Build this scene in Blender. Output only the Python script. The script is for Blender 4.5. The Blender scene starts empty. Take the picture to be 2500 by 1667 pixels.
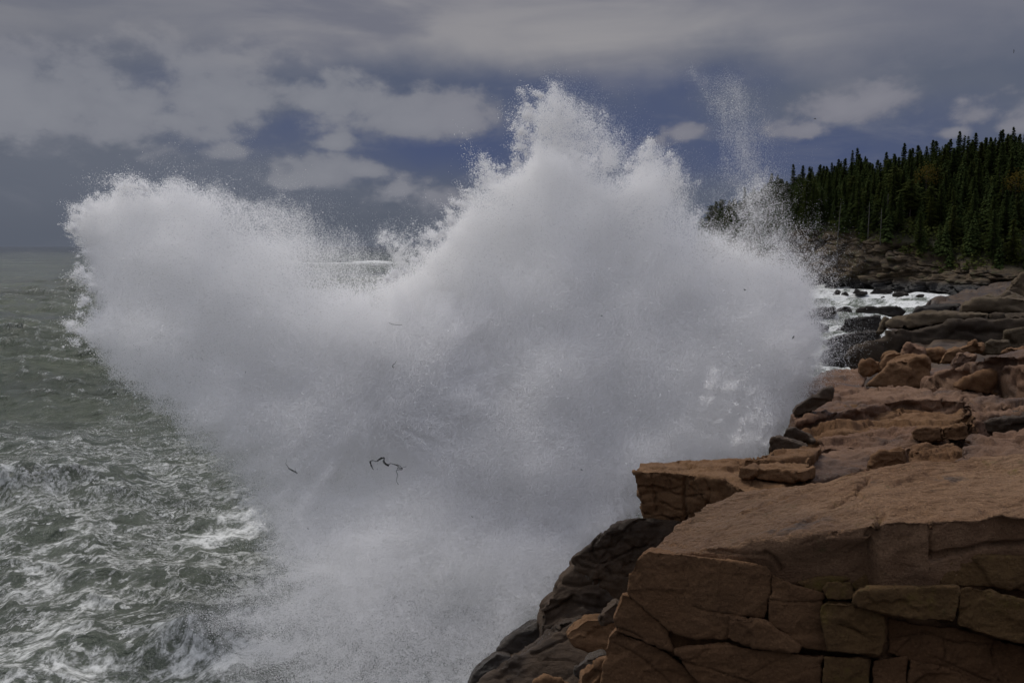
import bpy, bmesh, math, random
import numpy as np
from mathutils import Vector, Matrix

SC = bpy.context.scene
COL = SC.collection
R = math.radians

# ------------------------------------------------------------------ camera
CAM_H = 9.0                       # eye height above the sea
FPX = 2083.0                      # focal length in pixels of a 2500 px wide frame
TILT = math.atan(232.0 / FPX)
cam_data = bpy.data.cameras.new("camera")
cam_data.sensor_width = 36.0
cam_data.lens = 36.0 * FPX / 2500.0
cam_data.clip_start = 0.1
cam_data.clip_end = 60000.0
cam = bpy.data.objects.new("camera", cam_data)
COL.objects.link(cam)
cam.location = (0, 0, CAM_H)
cam.rotation_euler = (math.pi / 2 - TILT, 0, 0)
SC.camera = cam

# ------------------------------------------------------------------ render look
SC.view_settings.view_transform = 'Standard'
SC.view_settings.look = 'None'
SC.view_settings.exposure = 0.0
SC.view_settings.gamma = 1.0
SC.view_settings.use_curve_mapping = False
SC.render.engine = 'CYCLES'
SC.cycles.max_bounces = 11
SC.cycles.diffuse_bounces = 11
SC.cycles.glossy_bounces = 3
SC.cycles.transmission_bounces = 6
SC.cycles.use_denoising = True
SC.cycles.sample_clamp_indirect = 4.0

SUN_EL, SUN_AZ = R(57), R(-42)      # azimuth from +Y towards +X
sun_data = bpy.data.lights.new("sun", 'SUN')
sun_data.energy = 1.7
sun_data.angle = R(16)
sun_data.color = (1.0, 0.95, 0.88)
sun = bpy.data.objects.new("sun", sun_data)
COL.objects.link(sun)
sd = Vector((math.sin(SUN_AZ) * math.cos(SUN_EL), math.cos(SUN_AZ) * math.cos(SUN_EL), math.sin(SUN_EL)))
sun.rotation_euler = (-sd).to_track_quat('-Z', 'Y').to_euler()
sun.location = sd * 80


def ray(px, py):
    """direction through a pixel of the 2500 x 1667 photograph (Y component 1)"""
    u = (np.asarray(px, float) - 1250.0) / FPX
    v = (833.5 - np.asarray(py, float)) / FPX
    c, s = math.cos(TILT), math.sin(TILT)
    y = c + s * v
    z = -s + c * v
    return u / y, z / y


def at_y(px, py, Y):
    u, z = ray(px, py)
    return np.stack(np.broadcast_arrays(u * Y, Y, CAM_H + z * Y), -1)


def at_z(px, py, z):
    u, k = ray(px, py)
    Y = (z - CAM_H) / k
    return np.stack(np.broadcast_arrays(u * Y, Y, z + 0 * Y), -1)


def srgb(r, g, b):
    f = lambda c: c / 12.92 if c <= 0.04045 else ((c + 0.055) / 1.055) ** 2.4
    return (f(r / 255), f(g / 255), f(b / 255))


# ------------------------------------------------------------------ node helper
class NT:
    def __init__(self, tree):
        self.t = tree
        tree.nodes.clear()

    def n(self, kind, **kw):
        nd = self.t.nodes.new(kind)
        for k, v in kw.items():
            setattr(nd, k, v)
        return nd

    def link(self, a, b):
        self.t.links.new(a, b)

    def put(self, sock, v):
        if isinstance(v, bpy.types.NodeSocket):
            self.link(v, sock)
        elif v is not None:
            if sock.type == 'RGBA' and len(v) == 3:
                v = (*v, 1)
            sock.default_value = v

    def m(self, op, a, b=None, c=None, clamp=False):
        nd = self.n('ShaderNodeMath', operation=op, use_clamp=clamp)
        self.put(nd.inputs[0], a)
        if b is not None: self.put(nd.inputs[1], b)
        if c is not None: self.put(nd.inputs[2], c)
        return nd.outputs[0]

    def vm(self, op, a, b=None, scale=None):
        nd = self.n('ShaderNodeVectorMath', operation=op)
        self.put(nd.inputs[0], a)
        if b is not None: self.put(nd.inputs[1], b)
        if scale is not None: self.put(nd.inputs['Scale'], scale)
        return nd.outputs['Value'] if op in ('DOT_PRODUCT', 'LENGTH', 'DISTANCE') else nd.outputs[0]

    def ss(self, x, lo, hi, a=0.0, b=1.0):
        nd = self.n('ShaderNodeMapRange', interpolation_type='SMOOTHSTEP')
        self.put(nd.inputs[0], x)
        for i, v in enumerate((lo, hi, a, b)):
            self.put(nd.inputs[1 + i], v)
        return nd.outputs[0]

    def mix(self, f, a, b, blend='MIX'):
        nd = self.n('ShaderNodeMix', data_type='RGBA', blend_type=blend)
        self.put(nd.inputs[0], f)
        self.put(nd.inputs[6], a)
        self.put(nd.inputs[7], b)
        return nd.outputs[2]

    def noise(self, vec, scale, detail=4, rough=0.55, dist=0.0, out=0):
        nd = self.n('ShaderNodeTexNoise')
        self.put(nd.inputs['Vector'], vec)
        nd.inputs['Scale'].default_value = scale
        nd.inputs['Detail'].default_value = detail
        nd.inputs['Roughness'].default_value = rough
        nd.inputs['Distortion'].default_value = dist
        return nd.outputs[out]

    def voro(self, vec, scale, feature='DISTANCE_TO_EDGE', rnd=1.0):
        nd = self.n('ShaderNodeTexVoronoi', feature=feature)
        self.put(nd.inputs['Vector'], vec)
        nd.inputs['Scale'].default_value = scale
        nd.inputs['Randomness'].default_value = rnd
        return nd.outputs['Distance']


# ------------------------------------------------------------------ sky (world)
world = bpy.data.worlds.new("World")
SC.world = world
world.use_nodes = True
W = NT(world.node_tree)
out = W.n('ShaderNodeOutputWorld')
bg = W.n('ShaderNodeBackground')
W.link(bg.outputs[0], out.inputs[0])
bg.inputs[1].default_value = 0.1
tc = W.n('ShaderNodeTexCoord')
D = tc.outputs['Generated']
sep = W.n('ShaderNodeSeparateXYZ')
W.link(D, sep.inputs[0])
AZ = W.m('ARCTAN2', sep.outputs[0], sep.outputs[1])
EL = W.m('ARCSINE', sep.outputs[2])


def azel(px, py):
    u, k = ray(px, py)
    return math.atan(float(u)), math.atan(float(k) / math.hypot(1, float(u)))


stretch = W.vm('MULTIPLY', D, (1.0, 1.0, 1.5))
n_big = W.noise(stretch, 3.2, 5, 0.5)
n_mid = W.noise(W.vm('ADD', stretch, (3.1, 1.7, 0.4)), 11.0, 7, 0.56, 0.25)
n_fine = W.noise(W.vm('ADD', stretch, (7.1, 2.7, 5.4)), 30.0, 6, 0.6)
pv = W.n('ShaderNodeTexVoronoi', feature='SMOOTH_F1')
wpuff = W.vm('ADD', stretch, W.vm('SCALE', W.noise(stretch, 16.0, 4, 0.6, out=1), scale=0.035))
W.link(wpuff, pv.inputs['Vector'])
pv.inputs['Scale'].default_value = 21.0; pv.inputs['Detail'].default_value = 2.5; pv.inputs['Roughness'].default_value = 0.55; pv.inputs['Smoothness'].default_value = 0.35
pv.normalize = True
puff = W.m('SUBTRACT', 0.38, pv.outputs['Distance'])
nm = W.m('SUBTRACT', n_mid, 0.5)
nb = W.m('SUBTRACT', n_big, 0.5)
nf = W.m('SUBTRACT', n_fine, 0.5)
sky = W.n('ShaderNodeTexSky', sky_type='NISHITA')
sky.sun_disc = False
sky.sun_elevation = SUN_EL
sky.sun_rotation = SUN_AZ
sky.air_density = 1.0
sky.dust_density = 0.6
# clear gaps: the blue seen between clouds, darkened by the high thin deck
S10 = lambda r, g, b: tuple(10 * c for c in srgb(r, g, b))
deck = W.mix(W.ss(n_big, 0.35, 0.65), S10(86, 93, 111), S10(97, 102, 115))
for (px, py, rx, ry, k) in [(1130, 365, 330, 80, 1.0), (1560, 320, 300, 110, .8), (2000, 385, 330, 70, 1.0), (800, 300, 120, 40, .5), (1500, 200, 460, 48, .6), (400, 185, 110, 40, .35), (40, 140, 70, 36, .5), (640, 340, 240, 50, .6), (400, 235, 160, 40, .5), (2250, 300, 200, 60, .5)]:
    a, e = azel(px, py)
    ex = W.m('DIVIDE', W.m('SUBTRACT', AZ, a), rx / FPX); ey = W.m('DIVIDE', W.m('SUBTRACT', EL, e), ry / FPX)
    r = W.m('SQRT', W.m('ADD', W.m('MULTIPLY', ex, ex), W.m('MULTIPLY', ey, ey)))
    r = W.m('ADD', r, W.m('MULTIPLY', nm, 1.1))
    deck = W.mix(W.ss(r, 0.1, 1.5, k, 0.0), deck, S10(72, 82, 113))
gap = W.mix(0.92, W.mix(1.0, sky.outputs[0], (0.20, 0.22, 0.30), 'MULTIPLY'), deck)
# grey bank near the horizon, more of it to the left
lowb = W.ss(W.m('ADD', EL, W.m('MULTIPLY', nb, 0.09)), R(0.5), R(5.6), 1.0, 0.0)
leftw = W.ss(AZ, R(-6), R(10), 1.0, 0.35)
base = W.mix(W.m('MULTIPLY', lowb, leftw), gap, S10(88, 94, 106))
leftfill = W.m('MULTIPLY', W.ss(AZ, R(-30), R(-12), 0.75, 0.0), W.ss(EL, R(0.3), R(5), 0.25, 0.9))
base = W.mix(leftfill, base, S10(99, 104, 115))
# cumulus masses: azimuth/elevation centre, half sizes, brightness
CL = [  # px, py, rx, ry_up, ry_down, weight
    (90, 250, 330, 95, 85, 1.0), (330, 270, 150, 70, 70, 0.7), (470, 150, 130, 48, 40, 0.75), (610, 125, 60, 25, 20, 0.3),
    (560, 250, 180, 60, 60, 0.85), (430, 300, 140, 50, 45, 0.7), (790, 250, 95, 55, 55, 0.95), (700, 225, 70, 30, 28, 0.6),
    (1020, 295, 135, 55, 38, 1.0), (1120, 285, 120, 60, 45, 1.0), (1200, 280, 60, 45, 30, 0.7), (910, 260, 60, 40, 30, 0.6),
    (820, 350, 42, 20, 14, 0.85), (545, 372, 45, 20, 12, 0.7),
    (790, 430, 85, 44, 26, 1.0), (880, 420, 60, 22, 16, 0.8), (720, 445, 60, 20, 14, 0.7), (980, 470, 70, 32, 30, 0.65), (1080, 480, 110, 30, 34, 0.4),
    (1670, 325, 60, 26, 22, 0.8), (1600, 345, 60, 18, 16, 0.6), (1630, 262, 40, 14, 12, 0.3),
    (2060, 275, 95, 45, 40, 0.95), (2150, 245, 70, 42, 40, 1.0), (1960, 320, 90, 30, 24, 0.9), (2230, 270, 60, 24, 22, 0.4),
    (2345, 245, 55, 26, 26, 0.55), (2400, 280, 110, 34, 30, 0.5), (2330, 325, 60, 16, 14, 0.7), (2490, 310, 50, 24, 20, 0.9), (2470, 280, 70, 30, 24, 0.35),
]
cov = None
for (px, py, rx, ru, rd, wgt) in CL:
    a, e = azel(px, py)
    wx, wu, wd = rx / FPX, ru / FPX, rd / FPX
    dx = W.m('DIVIDE', W.m('SUBTRACT', AZ, a), wx)
    de = W.m('SUBTRACT', EL, e)
    dy = W.m('MAXIMUM', W.m('DIVIDE', de, wu), W.m('DIVIDE', de, -wd))
    r = W.m('SQRT', W.m('ADD', W.m('MULTIPLY', dx, dx), W.m('MULTIPLY', dy, dy)))
    m = W.m('MULTIPLY', W.m('SUBTRACT', 1.25, r), wgt)
    cov = m if cov is None else W.m('SMOOTH_MAX', cov, m, 0.25)
cfield = W.m('ADD', cov, W.m('ADD', W.m('MULTIPLY', nm, 2.6), W.m('ADD', W.m('MULTIPLY', nf, 1.3), W.m('MULTIPLY', puff, 1.5))))
ca = W.m('MULTIPLY', W.ss(cfield, 0.08, 0.78), 0.92)
cshade = W.ss(W.m('ADD', W.m('ADD', W.m('MULTIPLY', nm, 0.9), W.m('MULTIPLY', puff, 0.8)), W.m('MULTIPLY', cov, 0.35)), -0.35, 0.6)
leftcool = W.ss(AZ, R(-14), R(6), 0.0, 1.0)
ccol = W.mix(cshade, W.mix(leftcool, S10(110, 113, 124), S10(101, 103, 116)), W.mix(leftcool, S10(132, 134, 142), S10(131, 131, 140)))
n_w = W.noise(W.vm('ADD', W.vm('MULTIPLY', D, (1.0, 1.0, 2.6)), (9.3, 4.1, 2.2)), 9.0, 8, 0.6, 0.5)
wisp = W.m('MULTIPLY', W.ss(W.m('ADD', n_w, W.m('MULTIPLY', cov, 0.05)), 0.46, 0.72), W.ss(EL, R(1), R(5), 0.10, 0.38))
base = W.mix(wisp, base, S10(122, 124, 134))
lay = W.mix(ca, base, ccol)
# the high smooth veil along the top of the picture, its lower edge near 10 degrees
a0, e0 = azel(1250, 185)
veil = W.ss(W.m('ADD', W.m('ADD', EL, W.m('MULTIPLY', nb, 0.13)), W.m('MULTIPLY', nm, 0.045)), e0 - R(1.3), e0 + R(2.4))
veil_l = W.ss(AZ, R(-22), R(-10), 0.55, 1.0)
n_veil = W.noise(W.vm('MULTIPLY', D, (1.0, 1.0, 4.5)), 4.5, 5, 0.5, 0.4)
vcol = W.mix(W.ss(n_veil, 0.36, 0.66), S10(112, 114, 126), S10(140, 139, 144))
vr = W.ss(AZ, R(9), R(27), 0.0, 0.8)
vcol = W.mix(vr, vcol, S10(108, 111, 124))
edge_glow = W.m('MULTIPLY', W.ss(W.m('ABSOLUTE', W.m('SUBTRACT', EL, e0 + R(2.2))), R(0.2), R(2.6), 0.55, 0.0), W.ss(W.m('ABSOLUTE', W.m('SUBTRACT', AZ, R(8))), R(4), R(17), 1.0, 0.0))
vcol = W.mix(edge_glow, vcol, S10(152, 150, 152))
lay = W.mix(W.m('MULTIPLY', veil, veil_l), lay, vcol)
# overhead the overcast is thin and bright towards the sun; behind the camera it is heavy and dark
up_b = W.ss(EL, R(19), R(55), 1.0, 3.6)
fw = W.m('ADD', W.m('MULTIPLY', sep.outputs[1], 0.75), W.m('MULTIPLY', sep.outputs[2], 0.65))
back = W.ss(fw, -0.55, 0.45, 0.92, 1.0)
f = W.m('MULTIPLY', up_b, back)
lay = W.vm('SCALE', lay, scale=f)
W.link(lay, bg.inputs[0])


# ------------------------------------------------------------------ numpy noise
_rng = np.random.RandomState(11)
_perm = _rng.permutation(4096)
_grad = _rng.normal(size=(4096, 3))
_grad /= np.linalg.norm(_grad, axis=1, keepdims=True)
_rnd3 = _rng.uniform(size=(4096, 3))


def _hash(i, j, k):
    return _perm[(_perm[(_perm[i & 4095] + j) & 4095] + k) & 4095]


def perlin(p):
    p = np.asarray(p, float)
    b = np.floor(p).astype(np.int64)
    f = p - b
    w = f * f * f * (f * (f * 6 - 15) + 10)
    res = 0
    for dx in (0, 1):
        wx = w[:, 0] if dx else 1 - w[:, 0]
        for dy in (0, 1):
            wy = w[:, 1] if dy else 1 - w[:, 1]
            for dz in (0, 1):
                wz = w[:, 2] if dz else 1 - w[:, 2]
                g = _grad[_hash(b[:, 0] + dx, b[:, 1] + dy, b[:, 2] + dz)]
                dot = g[:, 0] * (f[:, 0] - dx) + g[:, 1] * (f[:, 1] - dy) + g[:, 2] * (f[:, 2] - dz)
                res = res + wx * wy * wz * dot
    return res * 1.5


def fbm(p, octv=5, gain=0.5, lac=2.03):
    p = np.asarray(p, float)
    r = np.zeros(len(p)); a = 1.0
    for o in range(octv):
        r += a * perlin(p + 17.3 * o)
        p = p * lac; a *= gain
    return r


def worley(p):
    """F1, F2, cell random (3 values) of the nearest cell"""
    p = np.asarray(p, float)
    b = np.floor(p).astype(np.int64)
    n = len(p)
    f1 = np.full(n, 9.0); f2 = np.full(n, 9.0); idx = np.zeros(n, np.int64); cen = np.zeros((n, 3))
    for dx in (-1, 0, 1):
        for dy in (-1, 0, 1):
            for dz in (-1, 0, 1):
                h = _hash(b[:, 0] + dx, b[:, 1] + dy, b[:, 2] + dz)
                q = b + (dx, dy, dz) + _rnd3[h]
                d = np.sqrt(((q - p) ** 2).sum(1))
                closer = d < f1
                f2 = np.where(closer, f1, np.minimum(f2, d))
                idx = np.where(closer, h, idx)
                cen = np.where(closer[:, None], q, cen)
                f1 = np.where(closer, d, f1)
    worley.centre = cen
    return f1, f2, _rnd3[(idx * 7 + 3) & 4095]


def sstep(x, a, b):
    t = np.clip((x - a) / (b - a), 0, 1)
    return t * t * (3 - 2 * t)


# ------------------------------------------------------------------ object helpers
def tag(o, label=None, cat=None, group=None, kind=None):
    if label: o['label'] = label
    if cat: o['category'] = cat
    if group: o['group'] = group
    if kind: o['kind'] = kind
    return o


def mesh_from(name, co, faces, smooth=True):
    me = bpy.data.meshes.new(name)
    me.from_pydata([tuple(c) for c in co], [], faces)
    if smooth:
        me.polygons.foreach_set('use_smooth', np.ones(len(me.polygons), bool))
    me.update()
    return me


def grid_mesh(name, P, smooth=True):
    """P: rows x cols x 3"""
    r, c = P.shape[:2]
    me = bpy.data.meshes.new(name)
    nv, nf = r * c, (r - 1) * (c - 1)
    me.vertices.add(nv)
    me.vertices.foreach_set('co', P.reshape(-1).astype(np.float32))
    i = (np.arange(r - 1)[:, None] * c + np.arange(c - 1)[None]).reshape(-1)
    q = np.stack([i, i + 1, i + c + 1, i + c], 1).astype(np.int32)
    me.loops.add(nf * 4)
    me.loops.foreach_set('vertex_index', q.reshape(-1))
    me.polygons.add(nf)
    me.polygons.foreach_set('loop_start', np.arange(nf, dtype=np.int32) * 4)
    me.update(calc_edges=True)
    if smooth:
        me.polygons.foreach_set('use_smooth', np.ones(nf, bool))
    return me


def link(name, me, mat=None, parent=None, loc=None):
    o = bpy.data.objects.new(name, me)
    COL.objects.link(o)
    if mat is not None:
        me.materials.clear(); me.materials.append(mat)
    if parent is not None: o.parent = parent
    if loc is not None: o.location = loc
    return o


def empty(name, loc=(0, 0, 0)):
    o = bpy.data.objects.new(name, None)
    COL.objects.link(o)
    o.location = loc
    o.empty_display_size = 0.3
    return o


def material(name):
    m = bpy.data.materials.new(name)
    m.use_nodes = True
    t = NT(m.node_tree)
    o = t.n('ShaderNodeOutputMaterial')
    return m, t, o


def principled(t, o, color, rough=0.8, spec=0.3, normal=None, **kw):
    b = t.n('ShaderNodeBsdfPrincipled')
    t.put(b.inputs['Base Color'], color)
    t.put(b.inputs['Roughness'], rough)
    t.put(b.inputs['Specular IOR Level'], spec)
    if normal is not None: t.link(normal, b.inputs['Normal'])
    for k, v in kw.items():
        t.put(b.inputs[k.replace('_', ' ')], v)
    t.link(b.outputs[0], o.inputs[0])
    return b


def bump(t, h, strength, dist, normal=None):
    b = t.n('ShaderNodeBump')
    b.inputs['Strength'].default_value = strength
    b.inputs['Distance'].default_value = dist
    t.put(b.inputs['Height'], h)
    if normal is not None: t.link(normal, b.inputs['Normal'])
    return b.outputs[0]
# ------------------------------------------------------------------ sea
def sea_material():
    m, t, o = material("sea_water")
    geo = t.n('ShaderNodeNewGeometry')
    P = geo.outputs['Position']
    at = t.n('ShaderNodeAttribute', attribute_name='foam')
    foam = at.outputs['Fac']
    flat = t.vm('MULTIPLY', P, (1.0, 1.0, 0.35))
    w1 = t.noise(flat, 0.45, 4, 0.6, out=1)
    w2 = t.noise(flat, 2.2, 3, 0.6, out=1)
    warp = t.vm('ADD', t.vm('ADD', flat, t.vm('SCALE', t.vm('SUBTRACT', w1, (0.5, 0.5, 0.5)), scale=2.4)),
                t.vm('SCALE', t.vm('SUBTRACT', w2, (0.5, 0.5, 0.5)), scale=0.7))
    sw = t.vm('MULTIPLY', warp, (0.62, 1.25, 1.0))       # foam is drawn out along the crests
    nz = t.noise(sw, 0.95, 9, 0.66)
    nzb = t.noise(t.vm('ADD', sw, (31, 7, 3)), 2.7, 8, 0.68)
    nz2 = t.noise(flat, 6.0, 6, 0.72)
    # strands: thin lines where two drifting patterns meet, widening as the foam gets denser
    r1 = t.m('ABSOLUTE', t.m('SUBTRACT', nz, 0.5)); r2 = t.m('ABSOLUTE', t.m('SUBTRACT', nzb, 0.5))
    wid = t.m('ADD', t.m('MULTIPLY', foam, 0.062), 0.004)
    brk_ = t.ss(nz2, 0.36, 0.60)
    l1 = t.m('MULTIPLY', t.ss(r1, t.m('MULTIPLY', wid, 0.25), wid, 1.0, 0.0), t.ss(nzb, 0.40, 0.55))
    l2 = t.m('MULTIPLY', t.ss(r2, t.m('MULTIPLY', wid, 0.25), wid, 0.85, 0.0), t.ss(nz, 0.38, 0.6))
    lace = t.m('MULTIPLY', t.m('MAXIMUM', l1, l2), t.m('ADD', t.m('MULTIPLY', brk_, 0.75), 0.25))
    patch = t.ss(t.m('ADD', t.m('ADD', foam, t.m('MULTIPLY', t.m('SUBTRACT', nz, 0.5), 1.9)), t.m('ADD', t.m('MULTIPLY', t.m('SUBTRACT', nzb, 0.5), 1.2), t.m('MULTIPLY', t.m('SUBTRACT', nz2, 0.5), 0.9))), 0.55, 1.15)
    mask = t.m('MAXIMUM', t.m('MULTIPLY', lace, 0.85), t.m('MULTIPLY', patch, t.ss(nz2, 0.25, 0.5, 0.5, 1.0)))
    mask = t.m('MULTIPLY', mask, t.ss(foam, 0.02, 0.16), clamp=True)
    # ripples
    b1 = t.noise(t.vm('MULTIPLY', P, (0.8, 1.0, 1.0)), 1.7, 6, 0.62, 0.6)
    b2 = t.noise(P, 9.0, 5, 0.6)
    hh = t.m('ADD', t.m('ADD', b1, t.m('MULTIPLY', b2, 0.16)), t.m('MULTIPLY', mask, 0.10))
    b3 = t.noise(t.vm('MULTIPLY', P, (0.6, 1.0, 1.0)), 0.16, 3, 0.6)
    nrm = bump(t, hh, 1.0, 0.45, bump(t, b3, 1.0, 2.2))
    lg = t.noise(t.vm('MULTIPLY', P, (0.006, 0.02, 0.0)), 1.0, 5, 0.65)
    deep = t.mix(t.ss(nz, 0.35, 0.7), (0.078, 0.098, 0.058), (0.125, 0.145, 0.090))
    deep = t.mix(t.ss(lg, 0.35, 0.65), tuple(0.62 * x for x in (0.078, 0.098, 0.064)), deep)
    dist = t.vm('LENGTH', P)
    deep = t.mix(t.ss(dist, 350.0, 2200.0), deep, (0.016, 0.024, 0.027))      # clear deep water offshore
    turbid = t.mix(t.m('MULTIPLY', foam, 0.55), deep, (0.20, 0.22, 0.18))
    b = t.n('ShaderNodeBsdfPrincipled')
    t.put(b.inputs['Base Color'], turbid)
    b.inputs['Roughness'].default_value = 0.10
    b.inputs['IOR'].default_value = 1.333
    t.link(nrm, b.inputs['Normal'])
    fo = t.n('ShaderNodeBsdfPrincipled')
    fo.inputs['Base Color'].default_value = (0.74, 0.75, 0.72, 1)
    fo.inputs['Roughness'].default_value = 0.85
    fo.inputs['Specular IOR Level'].default_value = 0.2
    t.link(bump(t, t.m('ADD', nz2, b1), 0.6, 0.12), fo.inputs['Normal'])
    mx = t.n('ShaderNodeMixShader')
    t.link(mask, mx.inputs[0]); t.link(b.outputs[0], mx.inputs[1]); t.link(fo.outputs[0], mx.inputs[2])
    t.link(mx.outputs[0], o.inputs[0])
    return m


def sea_height(x, y, spacing):
    """sum of travelling waves with sharpened crests, small ones dropped where the mesh is too coarse"""
    rs = np.random.RandomState(5)
    dx = np.zeros_like(x); dy = np.zeros_like(x); h = np.zeros_like(x)
    steep = np.zeros_like(x)
    lam = np.concatenate([np.geomspace(60, 22, 6), np.geomspace(16, 5, 22), np.geomspace(4.6, 1.6, 30), np.geomspace(1.5, 0.55, 30)])
    gust = 0.75 + 0.55 * fbm(np.stack([x / 30, y / 30, 0 * x], 1), 3)
    for L in lam:
        th = R(-115) + rs.normal() * (0.25 if L > 20 else 0.45)     # heading towards the shore, from ahead left
        if L > 20: A = 0.14 * (L / 40)
        else: A = 0.0165 * L ** 0.74 * rs.uniform(0.7, 1.3) * (1.15 if L > 3 else 1.15)
        k = 2 * math.pi / L
        kx, ky = k * math.cos(th), k * math.sin(th)
        ph = rs.uniform(0, 6.28)
        a = A * np.clip(1.6 - 3.2 * spacing / L, 0, 1) * (gust if L < 20 else 1)
        arg = kx * x + ky * y + ph
        c, s = np.cos(arg), np.sin(arg)
        h += a * c
        q = 0.7
        dx -= q * a * math.cos(th) * s
        dy -= q * a * math.sin(th) * s
        steep += a * k * c
    return dx, dy, h, steep


NR, NC = 1150, 620
rr = np.geomspace(7.0, 40000.0, NR)
rr = np.concatenate([np.geomspace(7.0, 260.0, 900), np.geomspace(261.5, 40000.0, NR - 900)])
aa = np.linspace(R(-58), R(58), NC)
RRg, AAg = np.meshgrid(rr, aa, indexing='ij')
X = (RRg * np.sin(AAg)).reshape(-1)
Yy = (RRg * np.cos(AAg)).reshape(-1)
spc = np.maximum(np.gradient(rr)[:, None] + 0 * AAg, RRg * (aa[1] - aa[0])).reshape(-1)
dxx, dyy, hh, steep = sea_height(X, Yy, spc)
far = 1 - sstep(np.hypot(X, Yy), 900, 4000)
dxx *= far; dyy *= far; hh *= far
# one swell breaking out at sea, well behind the splash, and the green wave shoulders near the left edge
bn = fbm(np.stack([X / 14, Yy / 30, 0 * X + 1.7], 1), 4)
brk = np.exp(-((Yy - (405 + 0.15 * X + 14 * bn)) / 13.0) ** 2) * sstep(X, -150, -128) * (1 - sstep(X, -60, -30)) * np.clip(0.75 + 0.9 * bn, 0.15, 1.2)
hh += 2.2 * brk
for (cx, cy, sx, sy, ang, ah) in [(-17.3, 29.5, 3.0, 0.85, 0.10, 0.95), (-9.0, 14.9, 1.5, 0.55, 0.2, 0.42), (-7.1, 17.9, 1.2, 0.5, 0.3, 0.38), (-15.5, 31, 2.4, 0.7, 0.1, 0.6), (-6.2, 16.4, 1.0, 0.5, 0.1, 0.3)]:
    ca_, sa_ = math.cos(ang), math.sin(ang)
    lx = (X - cx) * ca_ + (Yy - cy) * sa_
    ly = -(X - cx) * sa_ + (Yy - cy) * ca_
    hh += ah * np.exp(-(lx / sx) ** 2 - (ly / sy) ** 2)
# foam: dense under the burst and along the rocks, thinning to seaward, none beyond
fn = fbm(np.stack([X / 9, Yy / 9, 0 * X + 3.3], 1), 4)
fn2 = fbm(np.stack([X / 3.2, Yy / 5.0, 0 * X + 8.3], 1), 4)
d_spl = np.hypot((X + 0.5) / 7.5, (Yy - 23) / 9.0)
foam = 1.0 * (1 - sstep(d_spl + 0.30 * fn, 0.35, 1.55))
near = (1 - sstep(Yy + 9 * fn, 14, 62)) * (1 - 0.7 * sstep(-X + 4 * fn, 14, 50))
foam = np.maximum(foam, 0.56 * near + 0.36 * near * fn2)
streak = sstep(fbm(np.stack([X / 26 + Yy / 60, Yy / 7.0, 0 * X], 1), 4), 0.12, 0.62) * (1 - sstep(Yy, 28, 75))
foam = np.maximum(foam, 0.42 * streak)
patchL = np.exp(-((X + 8.2) / 2.8) ** 2 - ((Yy - 26.0) / 2.2) ** 2) * 1.1
foam = np.maximum(foam, patchL * (0.85 + 0.5 * fn2))
patchB = np.exp(-((X + 5.2) / 2.4) ** 2 - ((Yy - 17.4) / 0.9) ** 2) * 1.1
foam = np.maximum(foam, patchB)
crest = sstep(steep, 0.30, 0.75) * 0.34 * (1 - sstep(Yy, 150, 420))
foam = np.maximum(foam, crest)
foam = np.maximum(foam, 1.2 * brk)
cove = 1.25 * sstep(X - (18 + (Yy - 60) * 0.31), -12, 4) * sstep(Yy, 52, 64) * (1 - sstep(Yy, 178, 196))
foam = np.maximum(foam, cove * (0.66 + 0.55 * fn + 0.35 * fn2))
strip = sstep(X, 22, 34) * np.exp(-((Yy - (160 + 0.2 * (60 - X))) / 14) ** 2)
foam = np.clip(np.maximum(foam, strip * 1.1), 0, 1.15)
sea_me = grid_mesh("sea", np.stack([X + dxx, Yy + dyy, hh], 1).reshape(NR, NC, 3))
fa = sea_me.attributes.new('foam', 'FLOAT', 'POINT')
fa.data.foreach_set('value', foam.astype(np.float32))
sea = link("sea", sea_me, sea_material())
tag(sea, "grey green choppy sea laced with white foam", "sea", kind='structure')
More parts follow.
